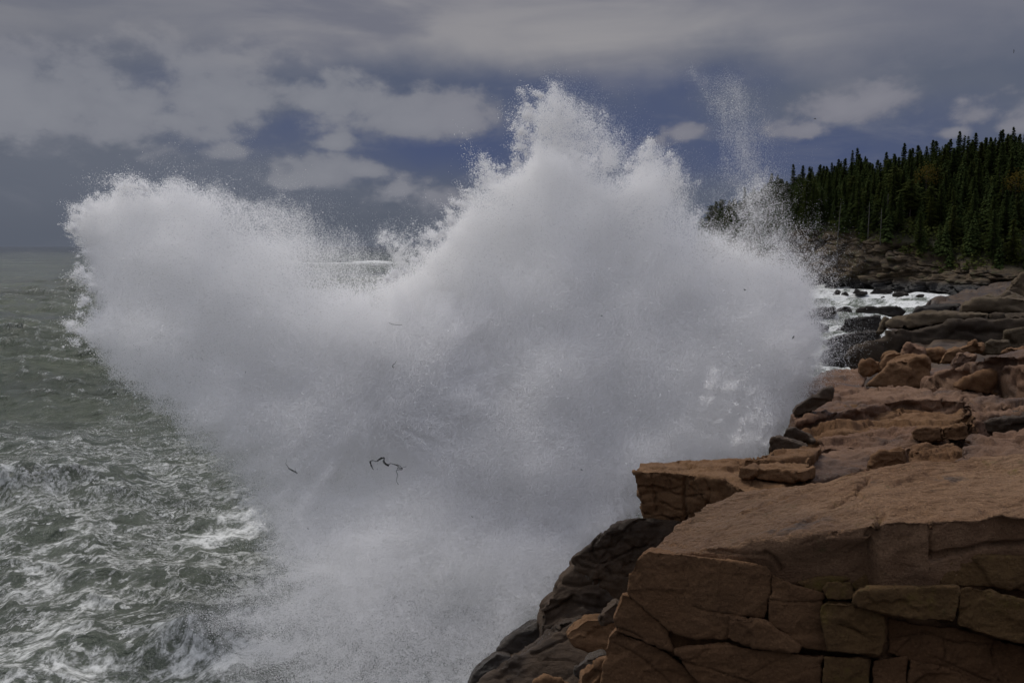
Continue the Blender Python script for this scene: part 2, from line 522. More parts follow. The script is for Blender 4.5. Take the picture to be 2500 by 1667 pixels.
# ------------------------------------------------------------------ granite
def granite(name, c1, c2, c3, lichen=0.0, rough=0.85, spec=0.25, grain=1.0, scale=1.0, wet_stain=0.0, shade_and_stain=False, streak=0.3):
    m, t, o = material(name)
    P = t.n('ShaderNodeNewGeometry').outputs['Position']
    big = t.noise(P, 0.55 * scale, 5, 0.6, 0.3)
    mid = t.noise(P, 3.1 * scale, 6, 0.65)
    fine = t.noise(P, 48.0 * scale, 5, 0.8)
    nz_ = t.n('ShaderNodeSeparateXYZ'); t.link(t.n('ShaderNodeNewGeometry').outputs['True Normal'], nz_.inputs[0])
    up = t.ss(nz_.outputs[2], 0.35, 0.8, 0.2, 1.0)
    warp = t.vm('ADD', P, t.vm('SCALE', t.noise(P, 1.6 * scale, 3, 0.5, out=1), scale=0.22))
    strk = t.noise(t.vm('MULTIPLY', warp, (2.2, 12.0, 24.0)), 1.5 * scale, 6, 0.68)
    c = t.mix(t.ss(big, 0.33, 0.68), c1, c2)
    c = t.mix(t.ss(mid, 0.42, 0.75, 0.0, 0.8), c, c3)
    c = t.mix(t.ss(fine, 0.52, 0.70, 0.0, 0.8 * grain), c, tuple(x * 0.38 for x in c1))
    c = t.mix(t.ss(fine, 0.30, 0.45, 0.65 * grain, 0.0), c, tuple(min(1, x * 1.7) for x in c2))
    c = t.mix(t.m('MULTIPLY', up, t.ss(strk, 0.52, 0.75, 0.0, 0.5 * streak)), c, tuple(x * 0.45 for x in c2))
    c = t.mix(t.m('MULTIPLY', up, t.ss(strk, 0.25, 0.45, 0.35 * streak, 0.0)), c, tuple(min(1, x * 1.5) for x in c2))
    ln = t.noise(P, 2.2 * scale, 7, 0.72)
    if lichen:
        c = t.mix(t.ss(ln, 0.62 - 0.16 * lichen, 0.70, 0.0, 0.75), c, (0.155, 0.115, 0.022))
        l2 = t.noise(t.vm('ADD', P, (5, 3, 9)), 3.3 * scale, 6, 0.7)
        c = t.mix(t.ss(l2, 0.60, 0.70, 0.0, 0.6), c, (0.10, 0.105, 0.04))
    r = rough
    if wet_stain:
        ws = t.ss(t.noise(P, 0.9 * scale, 5, 0.6), 0.50 - 0.2 * wet_stain, 0.66, 0.0, 1.0)
        c = t.mix(t.m('MULTIPLY', ws, 0.75), c, tuple(x * 0.32 for x in c1))
        r = t.ss(ws, 0, 1, rough, 0.30)
    if shade_and_stain:      # shade of the slab's left slope, put into its colour, plus grey stains
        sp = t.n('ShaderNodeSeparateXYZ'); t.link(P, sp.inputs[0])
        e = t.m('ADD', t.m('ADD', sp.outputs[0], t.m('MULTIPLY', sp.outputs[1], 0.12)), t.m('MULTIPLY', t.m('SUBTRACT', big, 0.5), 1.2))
        slope_shade = t.m('MULTIPLY', t.ss(e, 3.05, 3.75, 1.0, 0.0), up)
        c = t.mix(t.m('MULTIPLY', slope_shade, 0.55), c, tuple(x * 0.5 for x in c1))
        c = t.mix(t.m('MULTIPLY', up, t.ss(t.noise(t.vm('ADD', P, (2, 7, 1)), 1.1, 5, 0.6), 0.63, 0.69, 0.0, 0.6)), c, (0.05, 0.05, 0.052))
        r = t.ss(slope_shade, 0, 1, rough, 0.5)
    h = t.m('ADD', t.m('ADD', t.m('MULTIPLY', mid, 0.6), t.m('MULTIPLY', fine, 0.30)), t.m('MULTIPLY', up, t.m('MULTIPLY', strk, 0.8 * streak)))
    principled(t, o, c, r, spec, bump(t, h, 1.0, (0.09 if shade_and_stain else 0.065) / scale))
    return m


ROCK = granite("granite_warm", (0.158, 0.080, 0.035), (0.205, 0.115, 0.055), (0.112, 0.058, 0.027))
ROCK_SLAB = granite("granite_slab", (0.262, 0.146, 0.076), (0.345, 0.212, 0.120), (0.195, 0.105, 0.056), grain=1.2, lichen=0.15, shade_and_stain=True, streak=1.25)
ROCK_LICHEN = granite("granite_lichen", (0.138, 0.076, 0.029), (0.175, 0.105, 0.041), (0.100, 0.056, 0.024), lichen=0.6)
ROCK_DARK = granite("granite_damp", (0.066, 0.041, 0.023), (0.090, 0.058, 0.033), (0.046, 0.030, 0.018), rough=0.6, spec=0.25, wet_stain=0.5)
ROCK_WET = granite("granite_wet", (0.052, 0.038, 0.026), (0.075, 0.056, 0.038), (0.030, 0.024, 0.018), rough=0.45, spec=0.35, wet_stain=0.9)
ROCK_PINK = granite("granite_pink", (0.168, 0.092, 0.054), (0.215, 0.128, 0.079), (0.118, 0.066, 0.040), scale=0.8, wet_stain=0.25)
ROCK_FAR = granite("granite_olive", (0.090, 0.064, 0.037), (0.120, 0.090, 0.054), (0.070, 0.050, 0.031), scale=0.30)
ROCK_WALL = granite("granite_dark_brown", (0.052, 0.039, 0.027), (0.075, 0.056, 0.038), (0.036, 0.028, 0.021), rough=0.85, spec=0.12, scale=0.3)  # dark brown granite of the rock wall along the shore
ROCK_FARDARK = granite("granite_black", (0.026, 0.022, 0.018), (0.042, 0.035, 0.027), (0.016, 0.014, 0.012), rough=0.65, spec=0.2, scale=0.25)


def rot_basis(seed):
    rs = np.random.RandomState(seed)
    a, b = rs.uniform(-.35, .35), rs.uniform(-.25, .25)
    return np.array(Matrix.Rotation(a, 3, 'Z') @ Matrix.Rotation(b, 3, 'X'))


def rock_displace(me, seed, size, rough=1.0, cells=None, keep_axis=False):
    n = len(me.vertices)
    co = np.zeros(n * 3, np.float32); me.vertices.foreach_get('co', co); co = co.reshape(-1, 3).astype(float)
    no = np.zeros(n * 3, np.float32); me.vertex_normals.foreach_get('vector', no); no = no.reshape(-1, 3).astype(float)
    q = co + seed * 3.77
    d = 0.020 * size * fbm(q / (0.55 * size), 4) + 0.015 * size * fbm(q / (0.11 * size) + 5, 5, 0.62) - 0.014 * size * np.abs(fbm(q / (0.26 * size) + 31, 4, 0.55))
    # flat broken facets: every cell of the rock is cut along a plane of its own
    for fs, amp in ((0.95, 0.30), (0.42, 0.22)):
        wq = q + 0.12 * size * np.stack([fbm(q / (0.4 * size), 3), fbm(q / (0.4 * size) + 7, 3), fbm(q / (0.4 * size) + 13, 3)], 1)
        lw = wq / (fs * size) * np.array([1.0, 1.0, 1.25])
        f1, f2, rr_ = worley(lw)
        off = lw - worley.centre
        pl = ((rr_ - 0.5) * off).sum(1)
        d += amp * fs * size * np.clip(pl, -.3, .3) * (0.25 + 0.75 * sstep(f2 - f1, 0.0, 0.10))
    # bedding: fine ledges parallel to the sheeting of the granite
    lay = (co @ rot_basis(int(seed) + 5).T)
    st = fbm(np.stack([lay[:, 0] / (1.3 * size), lay[:, 1] / (1.3 * size), lay[:, 2] / (0.07 * size)], 1), 3)
    d += 0.012 * size * st * (1 - np.abs(no[:, 2]))
    d *= rough
    if cells:
        depth, cx, cy, cz, w, jog = cells
        wq = co + 0.16 * np.stack([fbm(q / (0.9 * size), 3), fbm(q / (0.9 * size) + 9, 3), 0.7 * fbm(q / (0.9 * size) + 19, 3)], 1) * size
        lw = wq @ rot_basis(int(seed)).T
        f1, f2, rr_ = worley(lw / np.array([cx, cy, cz]))
        e = f2 - f1
        w = w * 0.6
        pl = ((rr_ - 0.5) * (lw / np.array([cx, cy, cz]) - worley.centre)).sum(1)
        d += -depth * np.exp(-(e / w) ** 2) + jog * (rr_[:, 0] - 0.5) * sstep(e, 0, 0.05) + 0.8 * jog * np.clip(pl, -.5, .5)
        lw2 = lw * 2.3 + 7
        f1, f2, rr2 = worley(lw2 / np.array([cx, cy, cz]))
        d += (-0.35 * depth * np.exp(-((f2 - f1) / w) ** 2) + 0.35 * jog * (rr2[:, 1] - 0.5)) * (rr_[:, 2] > 0.45)
    co += no * d[:, None]
    me.vertices.foreach_set('co', co.reshape(-1).astype(np.float32))
    me.update()


def solid(A, B, split=None):
    """closed triangulated solid between two polygons with the same number of corners"""
    bm = bmesh.new()
    va = [bm.verts.new(p) for p in A]; vb = [bm.verts.new(p) for p in B]
    n = len(A)
    fs = [bm.faces.new(vb[::-1])]
    if split is None:
        fs.append(bm.faces.new(va))
    else:      # a crease across the top between corners i0 and i1, through extra points
        i0, i1, extra = split
        ve = [bm.verts.new(p) for p in extra]
        fs.append(bm.faces.new([va[k % n] for k in range(i0, i1 + 1)] + ve[::-1]))
        fs.append(bm.faces.new([va[k % n] for k in range(i1, i0 + n + 1)] + ve))
    for i in range(n):
        fs.append(bm.faces.new((va[i], vb[i], vb[(i + 1) % n], va[(i + 1) % n])))
    bmesh.ops.triangulate(bm, faces=bm.faces[:], ngon_method='EAR_CLIP')
    bmesh.ops.recalc_face_normals(bm, faces=bm.faces[:])
    return bm


def finish(name, bm, mat, voxel, smooth, seed, size, rough, cells, label, cat='rock', group=None):
    me = bpy.data.meshes.new(name); bm.to_mesh(me); bm.free()
    o = bpy.data.objects.new(name, me); COL.objects.link(o)
    md = o.modifiers.new('r', 'REMESH'); md.mode = 'VOXEL'; md.voxel_size = voxel
    if smooth:
        s = o.modifiers.new('s', 'SMOOTH'); s.iterations = smooth; s.factor = 0.5
    dg = bpy.context.evaluated_depsgraph_get(); dg.update()
    nm_ = bpy.data.meshes.new_from_object(o.evaluated_get(dg))
    o.modifiers.clear()
    o.data = nm_; bpy.data.meshes.remove(me)
    nm_.name = name
    rock_displace(nm_, seed, size, rough, cells)
    # origin at the foot of the rock
    n = len(nm_.vertices)
    co = np.zeros(n * 3, np.float32); nm_.vertices.foreach_get('co', co); co = co.reshape(-1, 3)
    base = np.array([(co[:, 0].min() + co[:, 0].max()) / 2, (co[:, 1].min() + co[:, 1].max()) / 2, co[:, 2].min()])
    nm_.vertices.foreach_set('co', (co - base).reshape(-1).astype(np.float32))
    o.location = base
    nm_.polygons.foreach_set('use_smooth', np.ones(len(nm_.polygons), bool))
    nm_.materials.clear(); nm_.materials.append(mat)
    nm_.update()
    tag(o, label, cat, group)
    return o


_seed = [1]


def densify(poly, step):
    out_ = []
    n = len(poly)
    for i in range(n):
        a, b = np.array(poly[i], float), np.array(poly[(i + 1) % n], float)
        k = max(1, int(np.hypot(*(b - a)[:2]) / step))
        for j in range(k):
            out_.append(a + (b - a) * j / k)
    return out_


def block(label, poly, Y, thick, mat=None, lean=0.0, shrink=0.9, drop=None, voxel=None, smooth=3, rough=1.0, cells=None, name='boulder', group=None, size=None, yslope=0.0, cat='rock'):
    """a boulder known by its near face: the outline stands at distance Y and the body runs back from it"""
    _seed[0] += 1
    P = np.array(poly, float)
    cx = P[:, 0].mean()
    if drop is None: drop = thick * max(0.0, -float(ray(cx, P[:, 1].min())[1])) * 0.9      # the back falls away
    zmin = at_y(P[:, 0], P[:, 1], np.full(len(P), float(Y)))[:, 2].min()
    A = []
    for px, py in P:
        yy = Y + yslope * (px - cx) / 1000.0
        for _ in range(3):
            z = at_y(px, py, yy)[2]
            yy = Y + yslope * (px - cx) / 1000.0 + lean * (z - zmin)
        A.append(at_y(px, py, yy))
    A = np.array(A)
    c = A.mean(0)
    dirv = np.array([c[0], c[1], 0]) / math.hypot(c[0], c[1])
    B = c + (A - c) * shrink + dirv * thick + np.array([0, 0, -drop])
    ext = max(np.ptp(A[:, 0]), np.ptp(A[:, 2]), 0.1)
    size = size or ext * 0.6
    voxel = voxel or max(ext, thick) / 62.0
    return finish(name, solid(A, B), mat or ROCK, voxel, smooth, _seed[0], size, rough, cells, label, cat, group)


def slab(label, poly, z, h, mat=None, grad=(0, 0), lean=(0, 0), spread=1.05, voxel=None, smooth=3, rough=1.0, cells=None, name='rock_ledge', group=None, size=None, cat='rock', split=None):
    """a ledge known by its upper surface: the outline lies near height z and the body goes down from it; vertices may carry their own height"""
    _seed[0] += 1
    A = []
    cx = np.mean([p[0] for p in poly]); cy = np.mean([p[1] for p in poly])
    for p in poly:
        zz = p[2] if len(p) > 2 else z + grad[0] * (p[0] - cx) / 100 + grad[1] * (p[1] - cy) / 100
        A.append(at_z(p[0], p[1], zz))
    A = np.array(A); c = A.mean(0)
    B = c + (A - c) * spread
    B[:, 2] = A[:, 2] - h
    B[:, 0] += lean[0]; B[:, 1] += lean[1]
    ext = max(np.ptp(A[:, 0]), np.ptp(A[:, 1]))
    voxel = voxel or ext / 110.0
    size = size or min(ext * 0.35, 1.2)
    rough = rough * 0.72
    if split is not None: split = (split[0], split[1], [at_z(*e) for e in split[2]])
    return finish(name, solid(A, B, split), mat or ROCK, voxel, smooth, _seed[0], size, rough, cells, label, cat, group)


# ---- the big slab in the foreground
big = [(1559, 1362, 6.48), (1585, 1338, 6.52), (1640, 1346, 6.54), (1700, 1358, 6.55), (1760, 1366, 6.56), (1815, 1374, 6.55), (1868, 1382, 6.53), (1905, 1389, 6.52), (1985, 1384, 6.56), (2055, 1355, 6.68),
       (2115, 1312, 6.82), (2153, 1276, 6.99), (2195, 1269, 7.0), (2275, 1276, 6.99), (2335, 1276, 6.99), (2405, 1267, 7.02), (2452, 1248, 7.06), (2560, 1262, 7.05), (2640, 1265, 7.05),
       (2640, 1090, 7.18), (2500, 1104, 7.12), (2335, 1117, 7.06), (2218, 1133, 7.0), (2111, 1140, 6.96), (2070, 1150, 6.95), (2031, 1168, 6.84), (1930, 1187, 6.72), (1798, 1206, 6.66), (1727, 1229, 6.62), (1709, 1255, 6.58), (1648, 1281, 6.54), (1606, 1322, 6.5)]
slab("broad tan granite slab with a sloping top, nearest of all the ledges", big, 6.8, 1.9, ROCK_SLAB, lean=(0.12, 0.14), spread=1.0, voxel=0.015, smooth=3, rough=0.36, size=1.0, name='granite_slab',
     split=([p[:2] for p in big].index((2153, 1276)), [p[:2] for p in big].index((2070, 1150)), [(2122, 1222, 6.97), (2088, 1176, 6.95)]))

def project(P):
    c, s = math.cos(TILT), math.sin(TILT)
    y = P[:, 1]; z = P[:, 2] - CAM_H
    dep = y * c - z * s; up = y * s + z * c
    return 1250 + FPX * P[:, 0] / dep, 833.5 - FPX * up / dep


def carve(o, lines):
    """cut cracks into the rock: each line is its course (picture points, to find the place), width in metres and depth in metres"""
    me = o.data; n = len(me.vertices)
    co = np.zeros(n * 3, np.float32); me.vertices.foreach_get('co', co); co = co.reshape(-1, 3).astype(float)
    no = np.zeros(n * 3, np.float32); me.vertex_normals.foreach_get('vector', no); no = no.reshape(-1, 3)
    Wd = co + np.array(o.location)
    vis = no[:, 1] < 0.35
    px, py = project(Wd)
    wob = 5 * fbm(Wd * 5, 3)
    d = np.zeros(n)
    for pts, w, dep in lines:
        best = np.full(n, 1e9); along = np.zeros(n)
        for (x0, y0), (x1, y1) in zip(pts[:-1], pts[1:]):
            ex, ey = x1 - x0, y1 - y0
            t_ = np.clip(((px - x0) * ex + (py - y0) * ey) / (ex * ex + ey * ey), 0, 1)
            best = np.minimum(best, np.hypot(px - x0 - t_ * ex, (py - y0 - t_ * ey) * 1.0 + wob))
        wpx = w * FPX / np.maximum(Wd[:, 1], 1)
        # steep on one side, eased on the other
        d += dep * np.exp(-(best / wpx) ** 2)
    co -= no * (d * vis)[:, None]
    me.vertices.foreach_set('co', co.reshape(-1).astype(np.float32)); me.update()


carve(bpy.data.objects['granite_slab'], [
    ([(2118, 1168), (2085, 1196), (2027, 1234)], 0.018, 0.06), ([(1921, 1213), (1870, 1230), (1816, 1252)], 0.012, 0.03), ([(1989, 1262), (1940, 1272), (1891, 1299)], 0.011, 0.025),
    ([(2160, 1250), (2140, 1278), (2118, 1300)], 0.014, 0.04), ([(2265, 1147), (2285, 1152), (2298, 1161)], 0.014, 0.035), ([(1868, 1348), (1890, 1362), (1908, 1390)], 0.015, 0.04),
    ([(1610, 1325), (1700, 1336), (1800, 1350), (1868, 1352)], 0.010, 0.02), ([(2271, 1272), (2274, 1310), (2276, 1360)], 0.014, 0.05), ([(2276, 1356), (2350, 1345), (2430, 1326), (2560, 1318)], 0.016, 0.05),
    ([(2050, 1290), (2010, 1310), (1960, 1330)], 0.009, 0.018), ([(2090, 1200), (2130, 1230), (2150, 1262)], 0.02, 0.03), ([(1960, 1195), (1900, 1208), (1850, 1222)], 0.008, 0.016)])

def ripple(o, amp, along=(0.94, 0.34)):
    """weathered foliation: low broken ridges that run across the rock"""
    me = o.data; n = len(me.vertices)
    co = np.zeros(n * 3, np.float32); me.vertices.foreach_get('co', co); co = co.reshape(-1, 3).astype(float)
    no = np.zeros(n * 3, np.float32); me.vertex_normals.foreach_get('vector', no); no = no.reshape(-1, 3)
    u = co[:, 0] * along[0] + co[:, 1] * along[1]; v = -co[:, 0] * along[1] + co[:, 1] * along[0]
    w = 0.10 * fbm(co * 1.3, 3)
    a = fbm(np.stack([u * 1.6, (v + w) * 9.0, co[:, 2] * 5], 1), 4, 0.6)
    b = fbm(np.stack([u * 0.7, (v + w) * 3.2, co[:, 2] * 3 + 4], 1), 3, 0.5)
    d = amp * (-np.abs(a) * 1.3 + 0.9 * b) * np.clip(no[:, 2] * 1.4 - .2, 0, 1)
    co += no * d[:, None]
    me.vertices.foreach_set('co', co.reshape(-1).astype(np.float32)); me.update()


ripple(bpy.data.objects['granite_slab'], 0.030)

# ---- blocks of the near face under the slab
def fy(px):
    return 6.42 - (px - 1500) / 1000.0 * 0.40

FACE = [
    ("recessed wedge of dark stone in the gap below the large square brown block", [(1570, 1490), (1640, 1532), (1700, 1553), (1780, 1552), (1800, 1580), (1700, 1596), (1640, 1600), (1590, 1545)], 0.10, ROCK),
    ("large square brown block under the left end of the slab", [(1556, 1364), (1585, 1346), (1662, 1353), (1755, 1366), (1868, 1382), (1882, 1400), (1877, 1458), (1868, 1512), (1788, 1501), (1776, 1555), (1699, 1559), (1636, 1537), (1587, 1494), (1533, 1449), (1540, 1402)], 0.02, ROCK),
    ("narrow slanting block below the large square brown block", [(1500, 1505), (1522, 1451), (1535, 1455), (1587, 1498), (1630, 1538), (1640, 1585), (1606, 1577), (1554, 1557), (1506, 1540)], 0.03, ROCK),
    ("tall rough block at the lower left corner of the near rock face", [(1487, 1557), (1503, 1538), (1554, 1560), (1606, 1580), (1634, 1596), (1700, 1655), (1740, 1720), (1470, 1720), (1475, 1610)], 0.0, ROCK),
    ("small tapered block wedged below the large square brown block", [(1777, 1556), (1783, 1507), (1868, 1520), (1955, 1575), (1943, 1591), (1868, 1580), (1793, 1568)], -0.06, ROCK),
    ("upright block with a slanting top right of the large square brown block", [(1876, 1518), (1884, 1404), (1897, 1407), (1938, 1430), (2011, 1452), (2006, 1468), (2001, 1505), (2020, 1584), (1961, 1578)], -0.02, ROCK),
    ("small wedge of rock on the upright slanting block", [(1947, 1420), (2003, 1408), (2069, 1407), (2075, 1414), (2016, 1432), (2011, 1446), (1966, 1436)], 0.06, ROCK_LICHEN),
    ("small squarish stone in the middle of the near face", [(2008, 1437), (2022, 1421), (2078, 1422), (2086, 1449), (2081, 1464), (2022, 1463)], -0.05, ROCK_LICHEN),
    ("rounded yellow-stained stone above the long flat block", [(2085, 1424), (2120, 1402), (2148, 1412), (2200, 1420), (2260, 1424), (2335, 1428), (2340, 1436), (2160, 1440), (2094, 1450)], 0.10, ROCK_LICHEN),
    ("long flat block with a lit upper edge on the near face", [(2085, 1454), (2100, 1440), (2125, 1437), (2242, 1433), (2338, 1432), (2340, 1468), (2329, 1520), (2265, 1513), (2158, 1496), (2102, 1482), (2086, 1472)], -0.17, ROCK_LICHEN),
    ("heavy block at the right end of the long flat block", [(2347, 1440), (2363, 1433), (2429, 1444), (2530, 1468), (2640, 1490), (2640, 1610), (2510, 1574), (2406, 1546), (2335, 1526)], -0.17, ROCK_LICHEN),
    ("chunky block with a diagonal crack under the small squarish stone", [(2003, 1482), (2017, 1470), (2083, 1472), (2158, 1503), (2161, 1561), (2148, 1600), (2022, 1586), (2004, 1514)], -0.12, ROCK_LICHEN),
    ("wide dark block beneath the long flat block", [(2168, 1507), (2218, 1521), (2335, 1535), (2510, 1582), (2640, 1620), (2640, 1740), (2350, 1662), (2168, 1593)], -0.08, ROCK),
    ("low broad block along the bottom of the near face", [(1648, 1586), (1783, 1575), (1938, 1596), (2008, 1602), (2001, 1627), (2006, 1720), (1746, 1720), (1662, 1608)], -0.06, ROCK),
    ("squat block at the bottom edge below the chunky cracked block", [(2014, 1605), (2120, 1611), (2122, 1720), (2002, 1720)], -0.12, ROCK_LICHEN),
    ("narrow block at the bottom edge under the wide dark block", [(2131, 1611), (2214, 1603), (2213, 1720), (2129, 1720)], -0.10, ROCK),
    ("cornered block at the bottom edge right of the narrow block", [(2224, 1611), (2300, 1632), (2420, 1668), (2560, 1712), (2640, 1740), (2222, 1740)], -0.10, ROCK),
    ("rounded hump of rock with orange lichen under the slab lip", [(2272, 1412), (2290, 1380), (2316, 1365), (2373, 1357), (2429, 1360), (2520, 1358), (2640, 1362), (2640, 1470), (2510, 1442), (2400, 1428), (2290, 1426)], 0.02, ROCK_LICHEN),
]
for lab, poly, off, mat in FACE:
    cxp = np.mean([p[0] for p in poly]); cyp = np.mean([p[1] for p in poly])
    poly = [(x + 3.0 * (x - cxp) / (abs(x - cxp) + 25), y + 3.0 * (y - cyp) / (abs(y - cyp) + 25)) for x, y in poly]
    ysl = -0.40
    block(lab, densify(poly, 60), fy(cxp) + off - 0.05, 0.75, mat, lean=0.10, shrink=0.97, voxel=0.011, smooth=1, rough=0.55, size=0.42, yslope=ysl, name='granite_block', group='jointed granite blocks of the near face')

FL = [([(1875, 1462), (1940, 1470), (2010, 1466)], .005, .02), ([(2050, 1522), (2090, 1540), (2130, 1568)], .006, .025), ([(1645, 1600), (1700, 1625), (1790, 1650), (1900, 1690)], .006, .02),
      ([(1500, 1570), (1560, 1600), (1640, 1667)], .006, .02), ([(2280, 1605), (2360, 1640), (2420, 1667)], .005, .02), ([(1500, 1530), (1545, 1545), (1600, 1577)], .006, .022), ([(1757, 1372), (1752, 1420), (1748, 1470)], .010, -.012),
      ([(1690, 1480), (1740, 1492), (1790, 1500)], .005, .015), ([(2240, 1540), (2250, 1580), (2235, 1600)], .005, .018), ([(1950, 1590), (1880, 1620), (1830, 1650)], .004, .012), ([(2180, 1560), (2260, 1540), (2330, 1570), (2420, 1575)], .007, .03), ([(2300, 1545), (2310, 1600), (2290, 1640)], .006, .03), ([(2420, 1585), (2440, 1667)], .006, .03), ([(2200, 1520), (2230, 1550), (2190, 1590)], .005, .02)]
for o in list(bpy.data.objects):
    if o.get('group') == 'jointed granite blocks of the near face': carve(o, FL)

# ---- the dark ledge and the rocks down to the water on the left
slab("dark blocky ledge jutting over the spray behind the slab", [(1543, 1152), (1550, 1138), (1578, 1126), (1640, 1121), (1780, 1122), (1850, 1116), (1960, 1110), (2020, 1130), (2020, 1170), (1985, 1178), (1830, 1205), (1770, 1172), (1662, 1156), (1600, 1152)], 6.42, 0.85, ROCK, lean=(0.14, 0.12), spread=0.93,
     voxel=0.020, smooth=1, rough=1.0, size=0.6, cells=(0.022, 0.55, 0.6, 0.30, 0.05, 0.035), name='rock_ledge')
slab("thin split sheet of rock lying on the jutting ledge", [(1800, 1140), (1870, 1128), (1900, 1117), (1975, 1118), (1990, 1140), (1960, 1150), (1890, 1148)], 6.58, 0.13, ROCK, voxel=0.022, smooth=2, size=0.5, cells=(0.03, 0.6, 0.3, 0.3, 0.06, 0.04), name='rock_sheet')
slab("thin cracked sheet between the hump and the jutting ledge", [(1810, 1118), (1880, 1102), (1960, 1085), (2010, 1090), (1985, 1112), (1900, 1122)], 6.60, 0.3, ROCK, voxel=0.025, smooth=2, size=0.5, cells=(0.03, 0.6, 0.3, 0.3, 0.06, 0.05), name='rock_sheet')
block("dark pointed rock overhanging below the jutting ledge", [(1395, 1368), (1409, 1353), (1443, 1328), (1465, 1302), (1504, 1280), (1535, 1267), (1579, 1262), (1650, 1270), (1720, 1300), (1700, 1400), (1600, 1480), (1500, 1470), (1483, 1438), (1465, 1431), (1434, 1403), (1409, 1390)], 9.3, 1.0, ROCK_DARK, lean=0.2, shrink=0.75,
      voxel=0.018, smooth=1, rough=0.8, size=0.5, cells=(0.025, 0.6, 0.5, 0.4, 0.05, 0.03))
block("smooth grey wet rock face below the dark pointed rock", [(1412, 1366), (1400, 1378), (1373, 1408), (1356, 1433), (1354, 1452), (1323, 1481), (1316, 1523), (1316, 1556), (1300, 1600), (1400, 1640), (1580, 1600), (1600, 1420), (1500, 1370)], 12.4, 1.8, ROCK_DARK, lean=0.55, shrink=0.95,
      voxel=0.030, smooth=1, rough=0.65, size=1.1, cells=(0.03, 1.4, 0.9, 0.6, 0.05, 0.05))
block("low dark rounded rock at the edge of the spray", [(1214, 1581), (1239, 1560), (1278, 1536), (1312, 1515), (1340, 1530), (1330, 1570), (1301, 1595), (1256, 1608), (1217, 1598)], 13.0, 2.0, ROCK_WET, lean=0.45, shrink=0.85, size=0.6, rough=0.8, voxel=0.026)
block("broad sloping brown rock at the foot of the shore", [(1150, 1720), (1180, 1660), (1234, 1618), (1303, 1582), (1340, 1545), (1368, 1514), (1420, 1506), (1470, 1505), (1530, 1530), (1540, 1720)], 11.4, 2.6, ROCK_DARK, lean=0.95, shrink=0.95, voxel=0.030, smooth=1, size=1.1, rough=0.65, cells=(0.03, 1.5, 0.8, 0.5, 0.05, 0.05))
block("black wet rock at the bottom beside the white water", [(1130, 1720), (1145, 1663), (1156, 1642), (1181, 1615), (1214, 1593), (1250, 1600), (1240, 1625), (1190, 1670), (1170, 1720)], 12.2, 1.6, ROCK_WET, lean=0.5, shrink=0.85, size=0.6, rough=0.8, voxel=0.026)
block("flat topped block beneath the smooth grey rock face", [(1381, 1547), (1398, 1531), (1434, 1511), (1460, 1509), (1500, 1515), (1510, 1600), (1476, 1600), (1434, 1586), (1395, 1574), (1384, 1560)], 8.8, 0.9, ROCK, lean=0.2, size=0.5, voxel=0.018)
block("small brown wedge above the flat topped block", [(1459, 1512), (1473, 1495), (1504, 1466), (1520, 1478), (1510, 1515), (1471, 1526)], 8.0, 0.5, ROCK_DARK, lean=0.3, size=0.3, voxel=0.012)
block("grey angular stone low beside the near face", [(1401, 1644), (1409, 1626), (1434, 1608), (1473, 1593), (1490, 1606), (1440, 1642), (1416, 1662)], 7.6, 0.5, ROCK_WET, lean=0.3, size=0.35, voxel=0.013)
block("brown angular stone at the foot of the near face", [(1418, 1648), (1440, 1632), (1462, 1610), (1500, 1600), (1500, 1720), (1412, 1720)], 7.1, 0.6, ROCK, lean=0.2, size=0.4, voxel=0.015)
block("small red brown stone on the bottom edge of the sloping rock", [(1304, 1661), (1323, 1651), (1368, 1655), (1408, 1690), (1410, 1720), (1300, 1720)], 8.3, 0.6, ROCK, lean=0.3, size=0.4, voxel=0.016)

JL = [([(1590, 1158), (1598, 1200), (1604, 1250)], .012, .05), ([(1672, 1170), (1668, 1220), (1680, 1282)], .014, .06), ([(1545, 1192), (1600, 1186), (1668, 1212), (1720, 1206)], .010, .04), ([(1562, 1225), (1620, 1228), (1672, 1250)], .010, .04),
      ([(1630, 1160), (1640, 1190), (1636, 1228)], .008, .03), ([(1720, 1170), (1735, 1200), (1725, 1240)], .009, .035), ([(1590, 1140), (1660, 1146), (1700, 1138), (1790, 1146)], .012, .03), ([(1790, 1130), (1840, 1140), (1900, 1136)], .012, .03),
      ([(1415, 1362), (1470, 1378), (1520, 1350), (1580, 1330)], .010, .04), ([(1440, 1345), (1500, 1336), (1530, 1300)], .010, .03), ([(1480, 1385), (1500, 1410), (1560, 1400)], .010, .03), ([(1540, 1290), (1550, 1330), (1540, 1370)], .010, .035),
      ([(1370, 1424), (1420, 1428), (1470, 1418)], .02, .05), ([(1330, 1500), (1380, 1470), (1400, 1455)], .015, .04), ([(1345, 1540), (1420, 1508)], .02, .05), ([(1300, 1600), (1380, 1560), (1400, 1540)], .015, .04)]
for nm_ in ('dark blocky ledge', 'dark pointed rock', 'smooth grey wet rock', 'broad sloping brown'):
    for o in list(bpy.data.objects):
        if str(o.get('label', '')).startswith(nm_): carve(o, JL)

